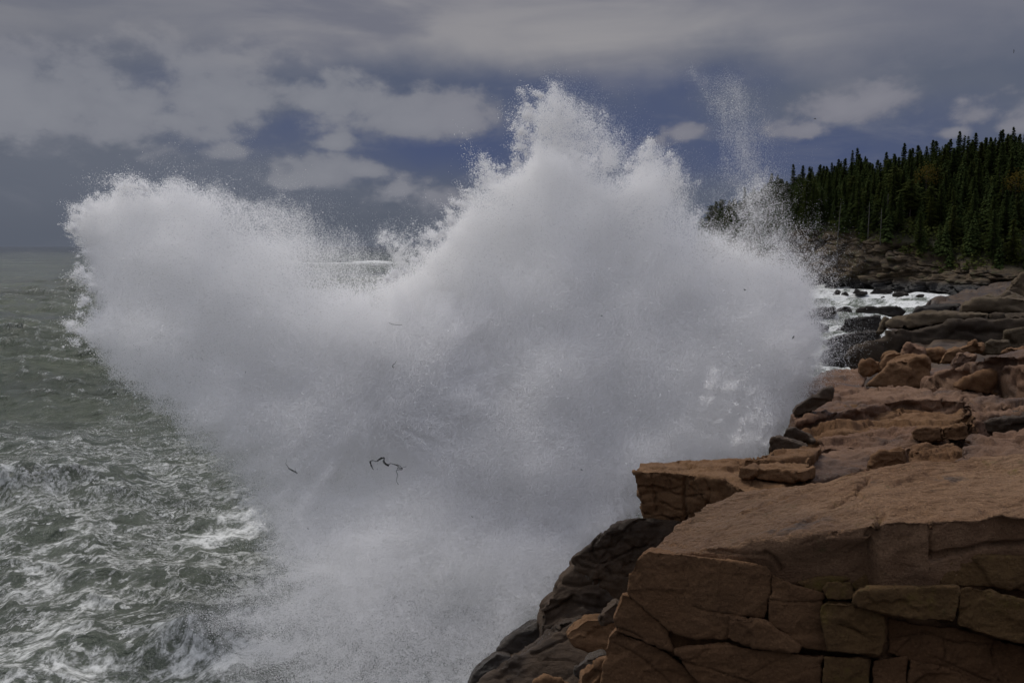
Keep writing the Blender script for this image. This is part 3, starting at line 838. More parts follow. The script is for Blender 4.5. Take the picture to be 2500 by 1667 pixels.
# ---- the mid ledges behind the slab
G_MID = 'brown ledges behind the slab'
CJ = (0.05, 1.5, 0.55, 0.5, 0.07, 0.10)
slab("long flat pinkish ledge with a straight crack along its front", [(2040, 941), (2120, 939), (2217, 939), (2300, 942), (2365, 947), (2430, 962), (2500, 968), (2500, 985), (2351, 975), (2217, 970), (2080, 998), (1946, 1025), (1932, 1010), (1966, 980), (1990, 964), (2018, 950)], 6.42, 0.9, ROCK_PINK, grad=(0.03, 0), voxel=0.036, smooth=1, rough=0.7, size=0.9, cells=CJ, group=G_MID)
slab("hollowed ledge under the straight crack", [(1944, 1030), (2080, 1003), (2217, 975), (2340, 976), (2368, 1005), (2330, 1040), (2230, 1052), (2140, 1060), (2060, 1078), (2008, 1072), (1972, 1060), (1950, 1042)], 6.2, 1.0, ROCK, grad=(0.03, 0.02), voxel=0.032, smooth=1, rough=1.5, size=0.9, cells=(0.06, 1.3, 0.5, 0.4, 0.07, 0.16), group=G_MID)
slab("long lit ledge running below the hollowed ledge", [(2035, 1064), (2090, 1052), (2170, 1042), (2240, 1040), (2330, 1045), (2375, 1052), (2372, 1085), (2300, 1098), (2200, 1090), (2100, 1088), (2030, 1092), (1990, 1102), (1965, 1090)], 6.32, 0.6, ROCK_PINK, grad=(0.02, -0.03), voxel=0.026, smooth=1, rough=0.9, size=0.7, cells=(0.04, 1.0, 0.35, 0.4, 0.07, 0.10), group=G_MID)
block("row block with a dark square front, left one of the pair in the mid ledges", [(2226, 1056), (2240, 1045), (2262, 1040), (2302, 1044), (2304, 1074), (2262, 1080), (2230, 1072)], 11.0, 0.7, ROCK, size=0.35, voxel=0.014, lean=0.1, name='granite_block', group=G_MID)
block("row block with a dark square front, right one of the pair in the mid ledges", [(2305, 1044), (2340, 1036), (2374, 1032), (2376, 1056), (2350, 1072), (2306, 1074)], 11.0, 0.7, ROCK, size=0.35, voxel=0.014, lean=0.1, name='granite_block', group=G_MID)
block("dark faced brown block just behind the slab's back edge", [(2124, 1138), (2132, 1112), (2150, 1100), (2205, 1098), (2211, 1130), (2190, 1144), (2130, 1146)], 9.3, 0.7, ROCK, size=0.4, voxel=0.014, lean=0.1, name='granite_block', group=G_MID)
slab("cracked block of layered rock above the slab's back edge", [(2216, 1115), (2240, 1092), (2280, 1080), (2330, 1078), (2345, 1096), (2344, 1122), (2300, 1134), (2225, 1136)], 6.62, 0.7, ROCK, voxel=0.018, smooth=1, rough=1.2, size=0.5, cells=(0.04, 0.5, 0.3, 0.16, 0.08, 0.08), group=G_MID)
slab("wide grey brown ledge at the right above the slab", [(2345, 1112), (2352, 1082), (2380, 1062), (2430, 1056), (2480, 1046), (2560, 1040), (2640, 1040), (2640, 1110), (2500, 1116), (2400, 1122)], 6.85, 0.9, ROCK_PINK, voxel=0.03, smooth=2, rough=0.8, size=0.8, cells=(0.05, 0.9, 0.5, 0.4, 0.06, 0.08), group=G_MID)
block("dark recessed band of rock at the right edge of the mid ledges", [(2382, 1034), (2420, 1018), (2470, 1012), (2560, 1014), (2640, 1016), (2640, 1060), (2430, 1064), (2388, 1056)], 11.6, 1.5, ROCK_DARK, size=0.6, voxel=0.024, lean=0.1, cells=(0.05, 0.9, 0.5, 0.4, 0.06, 0.08), group=G_MID, name='rock_ledge')
slab("ragged layered ledge at the right edge above the dark band", [(2360, 985), (2385, 972), (2420, 966), (2500, 968), (2640, 970), (2640, 1018), (2470, 1012), (2420, 1016), (2384, 1028), (2366, 1010)], 6.62, 0.9, ROCK_PINK, voxel=0.034, smooth=1, rough=1.2, size=0.8, cells=(0.06, 0.8, 0.4, 0.2, 0.08, 0.10), group=G_MID)
slab("smooth rounded hump of pinkish rock between the slab and the mid ledges", [(1966, 1150), (1972, 1128), (1990, 1108), (2025, 1094), (2080, 1084), (2150, 1078), (2210, 1082), (2216, 1096), (2150, 1098), (2132, 1110), (2122, 1140), (2075, 1156), (2010, 1172), (1975, 1170)], 6.50, 0.9, ROCK_PINK, grad=(0.0, -0.10), voxel=0.03, smooth=8, rough=0.7, size=0.8, group=G_MID)
block("square dark block at the edge of the spray, lowest of the left step", [(1878, 1106), (1883, 1070), (1892, 1066), (1942, 1078), (1975, 1088), (1950, 1106), (1910, 1116)], 11.0, 0.35, ROCK_DARK, size=0.45, voxel=0.017, lean=0.1, name='granite_block')
block("dark wedge shaped block above the square block by the spray", [(1908, 1074), (1912, 1058), (1922, 1045), (1940, 1042), (1978, 1062), (1990, 1080), (1955, 1082)], 11.8, 0.35, ROCK_DARK, size=0.45, voxel=0.017, lean=0.1, name='granite_block')
block("small brown corner rock on the left end of the long flat ledge", [(1934, 1010), (1944, 992), (1968, 976), (1992, 964), (2014, 946), (2036, 944), (2030, 975), (1990, 1000), (1950, 1018)], 13.2, 0.4, ROCK_DARK, size=0.5, voxel=0.022, lean=0.15)

ML = [([(2225, 1023), (2200, 1040), (2172, 1055)], .02, .05), ([(2303, 975), (2306, 996)], .03, .08), ([(2353, 969), (2358, 990), (2364, 1030), (2376, 1055)], .035, .14), ([(2279, 943), (2283, 966)], .03, .07),
      ([(2300, 1043), (2303, 1068)], .02, .06), ([(2040, 1000), (2120, 985), (2210, 972)], .02, .05), ([(2100, 1020), (2160, 1010), (2230, 990), (2300, 985)], .015, .03), ([(1990, 1085), (2080, 1068), (2180, 1052)], .014, .03),
      ([(2400, 1000), (2470, 990), (2560, 985)], .02, .05), ([(2380, 975), (2420, 990), (2500, 1000)], .02, .05), ([(2400, 880), (2380, 905)], .03, .08), ([(2440, 890), (2450, 965)], .03, .10), ([(2300, 905), (2306, 925)], .025, .06), ([(2330, 930), (2400, 935), (2480, 925)], .03, .07)]
for o in list(bpy.data.objects):
    if o.get('group') == G_MID: carve(o, ML); ripple(o, 0.035)

# ---- the boulders on the ledge
G_B = 'loose boulders on the ledge'
BOULD = [
    ("biggest rounded boulder with one pale left side", [(2108, 945), (2130, 925), (2146, 914), (2175, 886), (2214, 873), (2239, 869), (2257, 875), (2276, 910), (2262, 928), (2259, 945)], 16.9, 1.9, ROCK, 0.18),
    ("squarish boulder at the left end of the boulder pile", [(2099, 912), (2100, 881), (2115, 879), (2149, 885), (2147, 905), (2126, 917)], 17.8, 1.2, ROCK, 0.05),
    ("dark split boulder behind the biggest rounded boulder", [(2148, 905), (2164, 867), (2181, 862), (2201, 867), (2212, 880), (2190, 910)], 18.6, 1.2, ROCK, 0.1),
    ("tilted pinkish boulder with a sharp upper left corner", [(2202, 880), (2209, 843), (2216, 840), (2255, 855), (2254, 876), (2215, 886)], 19.8, 1.4, ROCK_PINK, 0.1),
    ("oblong boulder right of the tilted pinkish boulder", [(2250, 872), (2257, 858), (2270, 853), (2304, 858), (2308, 868), (2293, 884), (2257, 880)], 20.6, 1.4, ROCK, 0.15),
    ("small dark faced block between the oblong boulder and the long tilted boulder", [(2293, 888), (2307, 862), (2340, 852), (2356, 859), (2336, 888)], 19.6, 1.1, ROCK, 0.1),
    ("long tilted boulder lying over its neighbours", [(2316, 861), (2382, 833), (2401, 842), (2399, 858), (2354, 868)], 21.4, 1.4, ROCK, 0.2),
    ("blocky boulder standing alone at the upper right of the pile", [(2394, 862), (2410, 836), (2418, 830), (2462, 832), (2466, 848), (2446, 866)], 22.3, 1.6, ROCK_FAR, 0.1),
    ("tall dark boulder cut by the right edge of the picture", [(2456, 852), (2458, 810), (2500, 799), (2560, 795), (2560, 860)], 23.4, 2.2, ROCK_FAR, 0.1),
    ("rounded boulder at the head of the pink ledge", [(2322, 900), (2338, 862), (2349, 856), (2384, 867), (2365, 896)], 18.2, 1.2, ROCK_PINK, 0.2),
    ("small flat stone behind the blocky boulder", [(2440, 862), (2460, 850), (2500, 848), (2520, 862)], 21.0, 1.0, ROCK, 0.2),
]
for lab, poly, Y, th, mat, ln in BOULD:
    block(lab, densify(poly, 18), Y, th, mat, lean=ln, shrink=0.82, voxel=0.026, smooth=0, rough=1.15, size=0.9, group=G_B)
slab("large sloping pink ledge right of the boulders", [(2259, 932, 6.35), (2262, 920, 6.5), (2300, 900, 6.75), (2345, 890, 6.9), (2400, 870, 7.1), (2510, 843, 7.3), (2640, 835, 7.3), (2640, 880, 7.2), (2500, 886, 7.1), (2440, 893, 6.95), (2400, 912, 6.75), (2345, 926, 6.5), (2300, 935, 6.4)], 6.8, 1.3, ROCK_PINK, voxel=0.04, smooth=1, rough=0.8, size=1.0, cells=(0.06, 1.4, 0.7, 0.6, 0.06, 0.14), group=G_MID)
block("jointed brown front of the large sloping pink ledge", [(2330, 948), (2345, 926), (2400, 912), (2440, 893), (2500, 884), (2640, 880), (2640, 975), (2430, 966), (2370, 956)], 14.6, 2.2, ROCK, lean=0.15, voxel=0.045, smooth=2, size=0.9, cells=(0.06, 0.8, 0.6, 0.5, 0.07, 0.12), name='rock_ledge', group=G_MID)
slab("flat bare rock shelf behind the biggest boulder", [(2255, 905), (2290, 895), (2330, 890), (2390, 885), (2345, 905), (2300, 925), (2265, 930)], 6.35, 0.5, ROCK_PINK, voxel=0.04, size=0.7, group=G_MID)
slab("low pink rock shelf washed by the spray left of the boulders", [(1960, 945), (1994, 912), (2030, 903), (2099, 905), (2112, 920), (2110, 944), (2050, 947)], 5.3, 1.2, ROCK_PINK, voxel=0.07, smooth=2, size=0.9, cells=(0.06, 1.2, 0.6, 0.5, 0.07, 0.10), group=G_MID)

# ---- the long dark ledges further along the shore
def yw(py):
    _, k = ray(1250, py)
    return float(-CAM_H / k)

CF = (0.22, 5.0, 3.0, 2.4, 0.07, 0.30)
FARR = [
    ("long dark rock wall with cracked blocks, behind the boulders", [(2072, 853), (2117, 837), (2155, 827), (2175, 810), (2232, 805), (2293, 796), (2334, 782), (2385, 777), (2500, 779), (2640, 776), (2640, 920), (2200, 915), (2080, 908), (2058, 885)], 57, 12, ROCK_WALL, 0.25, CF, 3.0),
    ("brown cap ledge on top of the long dark rock wall", [(2165, 800), (2160, 790), (2174, 779), (2214, 774), (2226, 769), (2330, 763), (2346, 768), (2418, 767), (2421, 772), (2340, 780), (2292, 794), (2230, 801), (2180, 804)], 60, 8, ROCK_FAR, 0.6, (0.12, 6, 4, 1.2, .06, .2), 1.9),
    ("leaning dark slab at the left end of the brown cap ledge", [(2141, 810), (2159, 774), (2174, 779), (2172, 795), (2146, 817)], 61, 4, ROCK_FAR, 0.2, None, 1.2),
    ("smooth brown ledge at the right edge above the brown cap ledge", [(2342, 765), (2348, 745), (2385, 730), (2436, 729), (2510, 729), (2640, 726), (2640, 790), (2500, 770), (2420, 764)], 66, 9, ROCK_FAR, 0.35, (0.12, 6, 4, 2, .06, .2), 2.6),
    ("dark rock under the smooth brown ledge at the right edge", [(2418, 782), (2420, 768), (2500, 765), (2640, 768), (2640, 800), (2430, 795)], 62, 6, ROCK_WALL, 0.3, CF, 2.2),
    ("flat greenish ledge above the smooth brown ledge", [(2365, 738), (2415, 719), (2434, 726), (2440, 735)], 73, 5, ROCK_FAR, 0.4, None, 1.2),
    ("peaked brown rock at the head of the cove", [(2428, 732), (2459, 708), (2474, 715), (2488, 724), (2560, 735)], 76, 6, ROCK_FAR, 0.4, None, 1.5),
    ("tall bank of tumbled brown rock at the right edge below the forest", [(2455, 712), (2470, 690), (2490, 668), (2520, 655), (2640, 640), (2640, 745), (2500, 735)], 86, 10, ROCK_FAR, 0.5, CF, 2.0),
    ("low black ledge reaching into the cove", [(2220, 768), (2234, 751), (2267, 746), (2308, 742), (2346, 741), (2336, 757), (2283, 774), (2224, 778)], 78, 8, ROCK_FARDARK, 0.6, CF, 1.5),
]
for lab, poly, Y, th, mat, ln, ce, sz in FARR:
    block(lab, densify(poly, 30), Y, th, mat, lean=ln, shrink=0.95, size=sz, cells=ce, smooth=1, name='shore_ledge', voxel=0.19 if th > 5 else 0.12, group='ledges further along the shore')

G_S = 'black rocks standing in the surf'
SURF = [
    ("long flat black rock in the surf, the widest one", [(2090, 764), (2093, 752), (2130, 747), (2136, 751), (2191, 748), (2211, 759), (2204, 772), (2142, 774)], 4),
    ("square black rock in the surf left of the widest one", [(2042, 768), (2045, 757), (2063, 748), (2076, 749), (2080, 766), (2068, 771)], 4),
    ("low black rock in the surf half hidden by spray", [(1955, 775), (1976, 761), (2002, 753), (2040, 748), (2044, 768), (2007, 776)], 4),
    ("broad stepped black rock washed by the spray", [(2043, 820), (2044, 806), (2063, 793), (2063, 781), (2094, 775), (2150, 771), (2156, 804), (2114, 818)], 8),
    ("dim black rock behind the edge of the spray", [(1960, 805), (1968, 787), (1994, 786), (2024, 802), (2010, 808)], 4),
    ("long sloping wet rock below the broad stepped black rock", [(2010, 834), (2063, 817), (2124, 808), (2144, 812), (2152, 830), (2117, 842), (2073, 856), (2045, 858)], 7),
    ("dark wet rock at the foot of the long dark rock wall", [(1995, 882), (2015, 856), (2068, 846), (2110, 850), (2104, 892), (2050, 892)], 7),
    ("small peaked rock at the left of the far surf", [(2032, 720), (2043, 709), (2050, 711), (2051, 720)], 2),
    ("small flat rock right of the peaked rock in the far surf", [(2053, 719), (2064, 713), (2070, 717), (2071, 720)], 2),
    ("humped rock near the middle of the far surf", [(2083, 716), (2089, 706), (2096, 707), (2100, 712), (2117, 711), (2118, 718), (2094, 720)], 3),
    ("wide low rock in the far surf, largest of that row", [(2177, 722), (2183, 716), (2201, 713), (2216, 716), (2219, 721), (2193, 725)], 4),
    ("low rock right of the wide low rock in the far surf", [(2235, 724), (2244, 719), (2256, 720), (2252, 726)], 3),
    ("grey stone near the right end of the far surf", [(2288, 727), (2296, 721), (2302, 723), (2301, 728)], 2),
    ("flat stone close to the low black ledge in the cove", [(2292, 740), (2300, 735), (2309, 736), (2309, 741)], 2),
    ("tiny stone alone in the far surf", [(2152, 727), (2157, 722), (2162, 726)], 1.5),
    ("small dark stone below the cliff foot in the surf", [(2156, 719), (2162, 716), (2168, 719)], 1.5),
    ("dark rock at the right end of the surf under the cliff", [(2334, 736), (2342, 718), (2352, 716), (2368, 722), (2372, 738)], 6),
    ("flat dark stone in the shallow water beside the low black ledge", [(2310, 745), (2316, 738), (2342, 735), (2346, 744)], 4),
    ("long dark skerry below the cliff in the surf", [(2122, 716), (2135, 707), (2176, 706), (2180, 714), (2150, 717)], 4),
    ("dark tooth of rock beneath the cliff foot", [(2182, 714), (2190, 708), (2204, 709), (2206, 714)], 3),
]
for lab, poly, th in SURF:
    py0 = max(p[1] for p in poly)
    Y = yw(py0) * 0.985
    block(lab, densify(poly, 16), Y, th, ROCK_FARDARK, lean=0.35, shrink=0.85, size=1.6, voxel=max(0.08, np.ptp([p[0] for p in poly]) / FPX * Y / 50), smooth=1, rough=1.2, name='sea_rock', group=G_S)


# ------------------------------------------------------------------ bedrock under everything, and the headland
SHORE = np.array([(-1.0, 3.0), (-0.6, 9.0), (0.3, 11.5), (1.2, 13.2), (3.6, 15.5), (5.6, 18.5), (7.6, 23), (9.5, 30), (14, 42), (22, 56), (27.5, 66), (35, 82), (44, 100), (58, 122), (74, 143), (83, 152)])


def shore_x(y):
    return np.interp(y, SHORE[:, 1], SHORE[:, 0])


ny, nx = 420, 150
ys = np.concatenate([np.linspace(2.5, 40, 240), np.geomspace(40.3, 165, ny - 240)])
tt_ = np.linspace(0, 1, nx) ** 1.6
wid = 10 + 0.9 * ys
GXX = shore_x(ys)[:, None] - 1.2 - 0.02 * ys[:, None] + tt_[None] * wid[:, None]
GYY = np.repeat(ys[:, None], nx, 1)
ins = (GXX - shore_x(GYY)) / (1.4 + 0.035 * GYY)
top = np.interp(GYY, [2.5, 8, 10, 16, 19, 23, 28, 45, 58, 75, 100, 150], [4.6, 4.8, 5.3, 5.9, 5.8, 4.6, 3.0, 2.2, 2.4, 2.6, 2.6, 3.0])
GZZ = -1.0 + (top + 1.0) * sstep(ins, -0.6, 1.6)
GZZ = GZZ + np.clip(ins - 6, 0, 30) * 0.12 * sstep(GYY, 20, 40)
# the landward rock beside and beyond the near ledges
xr = 1390.0 / FPX * GYY + 0.1
land = sstep(GXX - xr, -0.1, 0.5) * (1 - sstep(GYY, 26, 40))
GZZ = GZZ + (np.interp(GYY, [2.5, 5, 7, 10, 15, 20, 30], [6.6, 6.8, 6.95, 6.75, 6.9, 7.0, 6.0]) - GZZ) * land
q = np.stack([GXX.ravel(), GYY.ravel(), GZZ.ravel()], 1)
sc_ = np.clip(GYY.ravel() / 25, 0.6, 3.5)[:, None]
f1, f2, r_ = worley(q / sc_ / np.array([1.4, 0.9, 0.8]))
dz = (0.22 * fbm(q / sc_ / 1.2, 4) + 0.30 * (r_[:, 0] - 0.5) - 0.25 * np.exp(-((f2 - f1) / 0.08) ** 2)) * sc_[:, 0]
GZZ = GZZ + (dz * sstep(ins.ravel(), -0.5, 0.6)).reshape(GZZ.shape) * 0.7
ground = link("shore_ground", grid_mesh("shore_ground", np.stack([GXX, GYY, GZZ], 2)), ROCK_DARK)
tag(ground, "dark bedrock of the shore between and beneath the ledges", "bedrock", kind='structure')

# headland: a loft along its shoreline from below the water up the cliff to the wooded ridge and down behind
LINE = np.array([(150, 128), (128, 132), (104, 139), (92, 146), (83, 153), (77, 163), (71, 173), (65, 181), (57, 190), (50, 200), (45, 212), (44, 228), (52, 246)], float)
seg = np.r_[0, np.cumsum(np.hypot(*np.diff(LINE, axis=0).T))]
NS, NTT = 460, 190
s_ = np.linspace(0, seg[-1], NS)
lx = np.interp(s_, seg, LINE[:, 0]); ly = np.interp(s_, seg, LINE[:, 1])
k_ = np.ones(25) / 25
lx = np.convolve(np.pad(lx, 12, 'edge'), k_, 'valid'); ly = np.convolve(np.pad(ly, 12, 'edge'), k_, 'valid')
tx, ty = np.gradient(lx), np.gradient(ly)
tl = np.hypot(tx, ty)
inx, iny = ty / tl, -tx / tl                      # towards the land
inx, iny = np.where(inx < 0, inx, inx), iny
cl_h = np.interp(s_, [0, 40, 70, 84, 95, 112, 125, 170, seg[-1]], [2.5, 3, 4.0, 6.0, 10, 12.0, 11.0, 7.5, 5])
rg_d = np.interp(s_, [0, 60, 100, 140, seg[-1]], [62, 55, 34, 26, 20])
rg_h = np.interp(lx + inx * rg_d, [44, 52, 60, 70, 83, 107, 122, 150], [9.0, 11, 15.5, 20, 24.0, 28.2, 30.0, 31])
rg_d = np.interp(s_, [0, 60, 100, 140, seg[-1]], [62, 55, 34, 26, 20])
tg = np.concatenate([np.linspace(0, 1, 110), 1 + np.linspace(0.012, 1, 55), 2 + np.linspace(0.05, 1, NTT - 165)])
HX = np.zeros((NS, NTT)); HY = HX.copy(); HZ = HX.copy()
inD = np.where(tg <= 1, 4.2 * tg ** 1.2, 4.2)
for j, t_ in enumerate(tg):
    if t_ <= 1:
        d_ = 4.5 * t_ ** 1.6; z_ = -1.2 + (cl_h + 1.2) * t_
    elif t_ <= 2:
        d_ = 4.5 + (rg_d - 4.5) * (t_ - 1); u_ = t_ - 1
        z_ = cl_h + (rg_h - cl_h) * (u_ ** 0.85)
    else:
        d_ = rg_d + 70 * (t_ - 2); z_ = rg_h - (rg_h + 1.5) * (t_ - 2) ** 1.5
    HX[:, j] = lx + inx * d_; HY[:, j] = ly + iny * d_; HZ[:, j] = z_
q = np.stack([HX.ravel(), HY.ravel(), HZ.ravel()], 1)
wq = q + 1.2 * np.stack([fbm(q / 6, 3), fbm(q / 6 + 9, 3), 0.6 * fbm(q / 6 + 19, 3)], 1)
f1, f2, r1 = worley(wq / np.array([4.2, 4.2, 2.4]))
e1, e2, r2 = worley(wq / np.array([9.0, 9.0, 4.0]) + 11)
cl_w = np.repeat((1 - sstep(tg, 1.0, 1.06))[None], NS, 0).ravel()
off_ = (-1.6 * (r1[:, 0] - 0.5) - 3.4 * (r2[:, 0] - 0.5) + 0.5 * np.exp(-((f2 - f1) / 0.06) ** 2) + 0.8 * fbm(q / 1.8, 4)) * cl_w * sstep(np.repeat(tg[None], NS, 0).ravel(), 0, 0.12)
HX += (off_ * np.repeat(inx, NTT)).reshape(HX.shape); HY += (off_ * np.repeat(iny, NTT)).reshape(HY.shape)
HZ += ((0.5 * fbm(q / 7, 4)) * (1 - cl_w)).reshape(HZ.shape)


def headland_material():
    m, t, o = material("headland_ground")
    g = t.n('ShaderNodeNewGeometry')
    P = g.outputs['Position']
    sp = t.n('ShaderNodeSeparateXYZ'); t.link(P, sp.inputs[0])
    at = t.n('ShaderNodeAttribute', attribute_name='cliff').outputs['Fac']
    n1 = t.noise(P, 0.22, 6, 0.62); n3 = t.noise(t.vm('MULTIPLY', P, (1, 1, 3.2)), 0.6, 6, 0.65)
    rock = t.mix(t.ss(n1, 0.35, 0.65), (0.060, 0.044, 0.028), (0.115, 0.083, 0.050))
    rock = t.mix(t.ss(n3, 0.45, 0.7), rock, (0.032, 0.027, 0.021))
    rock = t.mix(t.ss(t.noise(P, 0.5, 6, 0.7), 0.52, 0.66, 0.0, 0.7), rock, (0.075, 0.075, 0.032))
    # the black band wetted by the sea
    wet = t.ss(t.m('ADD', sp.outputs[2], t.m('MULTIPLY', n3, 2.4)), 2.6, 4.2, 1.0, 0.0)
    rock = t.mix(wet, rock, (0.018, 0.017, 0.016))
    soil = t.mix(n1, (0.030, 0.034, 0.016), (0.045, 0.038, 0.022))
    c = t.mix(at, soil, rock)
    h = t.m('ADD', n3, t.m('MULTIPLY', t.noise(P, 2.2, 5, 0.65), 0.5))
    principled(t, o, c, t.ss(wet, 0, 1, 0.9, 0.45), 0.25, bump(t, h, 0.8, 0.5))
    return m


hm = grid_mesh("headland", np.stack([HX, HY, HZ], 2))
ca_ = hm.attributes.new('cliff', 'FLOAT', 'POINT'); ca_.data.foreach_set('value', cl_w.astype(np.float32))
headland = link("headland", hm, headland_material())
tag(headland, "rocky headland with a cliff foot under dark forest", "headland", kind='structure')
# ------------------------------------------------------------------ forest on the headland
def leaf_material(name, c1, c2):
    m, t, o = material(name)
    P = t.n('ShaderNodeNewGeometry').outputs['Position']
    n = t.noise(P, 0.9, 4, 0.6)
    oi = t.n('ShaderNodeObjectInfo').outputs['Random']
    c = t.mix(t.ss(n, 0.3, 0.7), c1, c2)
    c = t.mix(t.m('MULTIPLY', oi, 0.45), c, (c1[0] * 1.5 + .004, c1[1] * 1.25, c1[2] * 0.8))
    d = t.n('ShaderNodeBsdfDiffuse'); t.link(c, d.inputs[0])
    tr = t.n('ShaderNodeBsdfTranslucent'); t.link(c, tr.inputs[0])
    mx = t.n('ShaderNodeMixShader'); mx.inputs[0].default_value = 0.2
    t.link(d.outputs[0], mx.inputs[1]); t.link(tr.outputs[0], mx.inputs[2]); t.link(mx.outputs[0], o.inputs[0])
    return m


NEEDLE = leaf_material("spruce_needles", (0.036, 0.053, 0.019), (0.066, 0.086, 0.028))
NEEDLE2 = leaf_material("pine_needles", (0.045, 0.060, 0.020), (0.080, 0.092, 0.029))
AUTUMN = leaf_material("autumn_leaves", (0.065, 0.052, 0.014), (0.10, 0.072, 0.016))
m, t, o = material("bark"); principled(t, o, t.mix(t.noise(t.n('ShaderNodeNewGeometry').outputs['Position'], 3.0), (0.06, 0.05, 0.042), (0.12, 0.105, 0.09)), 0.9, 0.1); BARK = m
m, t, o = material("dead_wood"); principled(t, o, t.mix(t.noise(t.n('ShaderNodeNewGeometry').outputs['Position'], 2.0), (0.08, 0.074, 0.068), (0.14, 0.13, 0.12)), 0.9, 0.1); DEADWOOD = m


def tube(co, fc, path, rads, sides=6):
    path = [Vector(p) for p in path]
    base = len(co)
    for i, (p, r) in enumerate(zip(path, rads)):
        tg_ = (path[min(i + 1, len(path) - 1)] - path[max(i - 1, 0)]).normalized()
        a = tg_.orthogonal().normalized(); b = tg_.cross(a)
        for k in range(sides):
            an = 2 * math.pi * k / sides
            co.append(p + a * (r * math.cos(an)) + b * (r * math.sin(an)))
    for i in range(len(path) - 1):
        for k in range(sides):
            k2 = (k + 1) % sides
            fc.append((base + i * sides + k, base + i * sides + k2, base + (i + 1) * sides + k2, base + (i + 1) * sides + k))
    fc.append(tuple(base + k for k in range(sides))[::-1]); fc.append(tuple(base + (len(path) - 1) * sides + k for k in range(sides)))


def conifer(seed, h=10.0, r=1.7, bare=0.12, sparse=0.0, kind='spruce', cut=None):
    rs = random.Random(seed)
    co, fc = [], []
    bend = rs.uniform(-.03, .03) * h
    axis = lambda f: Vector((bend * f * f, 0.4 * bend * f, h * f))
    tube(co, fc, [axis(k / 6) for k in range(7)], [0.16 * (1 - k / 6) ** 0.9 + 0.012 for k in range(7)], 6)
    trunk = mesh_from("trunk", co, fc)
    co, fc = [], []
    z = bare
    while z < 0.985:
        f = (z - bare) / (1 - bare)
        prof = (1 - f) ** 0.85 if kind == 'spruce' else (math.sin(math.pi * min(1, 0.25 + 0.75 * f)) ** 0.7)
        L0 = r * prof + 0.10
        nb_ = max(4, int(7 - 2 * f))
        a0_ = rs.uniform(0, 6.28)
        for k in range(nb_):
            if rs.random() < sparse: continue
            an = a0_ + k * 6.283 / nb_ + rs.uniform(-.35, .35)
            L = L0 * rs.choice((.45, .7, .85, 1.0, 1.2)) * rs.uniform(0.85, 1.1)
            droop = -0.32 * L * (1 - f) + 0.25 * L * f + rs.uniform(-.1, .1)
            p0 = axis(min(.98, max(bare, z + rs.uniform(-.03, .03))))
            d = Vector((math.cos(an), math.sin(an), 0)); sdv = Vector((-math.sin(an), math.cos(an), 0))
            nseg = max(2, int(L / 0.30))
            for s in range(nseg):
                u = (s + 0.4) / nseg
                c = p0 + d * (L * u) + Vector((0, 0, droop * u ** 1.5 + 0.12 * L * math.sin(u * 3.1)))
                w = (0.22 + 0.20 * L * (1 - u * 0.75)) * rs.uniform(.7, 1.25)
                for sgn in (-1, 1):
                    tip = c + sdv * (sgn * w) + d * (0.30 * w + .1) + Vector((0, 0, rs.uniform(-.30, .04) * w - 0.06))
                    i = len(co)
                    co += [c - d * 0.14, c + d * 0.17 + Vector((0, 0, .03)), tip, c - d * 0.02 + sdv * (sgn * w * .55) + Vector((0, 0, -.12 - .12 * rs.random()))]
                    fc.append((i, i + 1, i + 2, i + 3))
            i = len(co)
            e = p0 + d * L + Vector((0, 0, droop))
            co += [e - d * .25 + sdv * .11, e - d * .25 - sdv * .11, e + d * .16]
            fc.append((i, i + 1, i + 2))
        z += (0.024 + 0.012 * rs.random()) * (10.0 / h) ** 0.5 * (1.0 - 0.3 * f)
    i = len(co); tp = axis(1.0)
    co += [tp + Vector((.05, 0, -.5)), tp + Vector((-.05, .03, -.5)), tp + Vector((0, 0, .35)), tp + Vector((0, -.05, -.5))]
    fc += [(i, i + 1, i + 2), (i + 1, i + 3, i + 2)]
    crown = mesh_from("crown", co, fc, smooth=False)
    return trunk, crown


def broadleaf(seed, h=6.0):
    rs = random.Random(seed)
    co, fc = [], []
    tube(co, fc, [(0, 0, 0), (0.1, 0, h * .3), (0.0, .1, h * .6), (.1, 0, h * .9)], [.12, .09, .06, .02], 6)
    ends = []
    for k in range(9):
        a = k * 2.4; z = h * (.35 + .055 * k)
        e = Vector((math.cos(a) * h * .24, math.sin(a) * h * .24, z + h * .16)); ends.append(e)
        tube(co, fc, [(0.05, 0, z), e * .5 + Vector((0, 0, z * .5)), e], [.05, .035, .012], 5)
    trunk = mesh_from("trunk", co, fc)
    co, fc = [], []
    for e in ends + [Vector((0, 0, h * .95))]:
        for q_ in range(70):
            d = Vector((rs.gauss(0, 1), rs.gauss(0, 1), rs.gauss(0, .8))) * (.09 * h)
            p = e + d; a = Vector((rs.gauss(0, 1), rs.gauss(0, 1), rs.gauss(0, 1))).normalized(); b = a.orthogonal().normalized()
            i = len(co); s = .17
            co += [p - a * s, p + b * s * .6, p + a * s, p - b * s * .6]; fc.append((i, i + 1, i + 2, i + 3))
    return trunk, mesh_from("crown", co, fc, smooth=False)


def snag(seed, h=8.0):
    rs = random.Random(seed)
    co, fc = [], []
    tube(co, fc, [(0, 0, 0), (.1, 0, h * .4), (0, .1, h * .75), (.1, .1, h)], [.13, .10, .06, .02], 6)
    for k in range(10):
        z = h * (.35 + .06 * k); a = rs.uniform(0, 6.28); L = rs.uniform(.4, 1.1)
        tube(co, fc, [(0.05, 0, z), (math.cos(a) * L, math.sin(a) * L, z + rs.uniform(-.2, .3))], [.03, .008], 4)
    return mesh_from("trunk", co, fc)


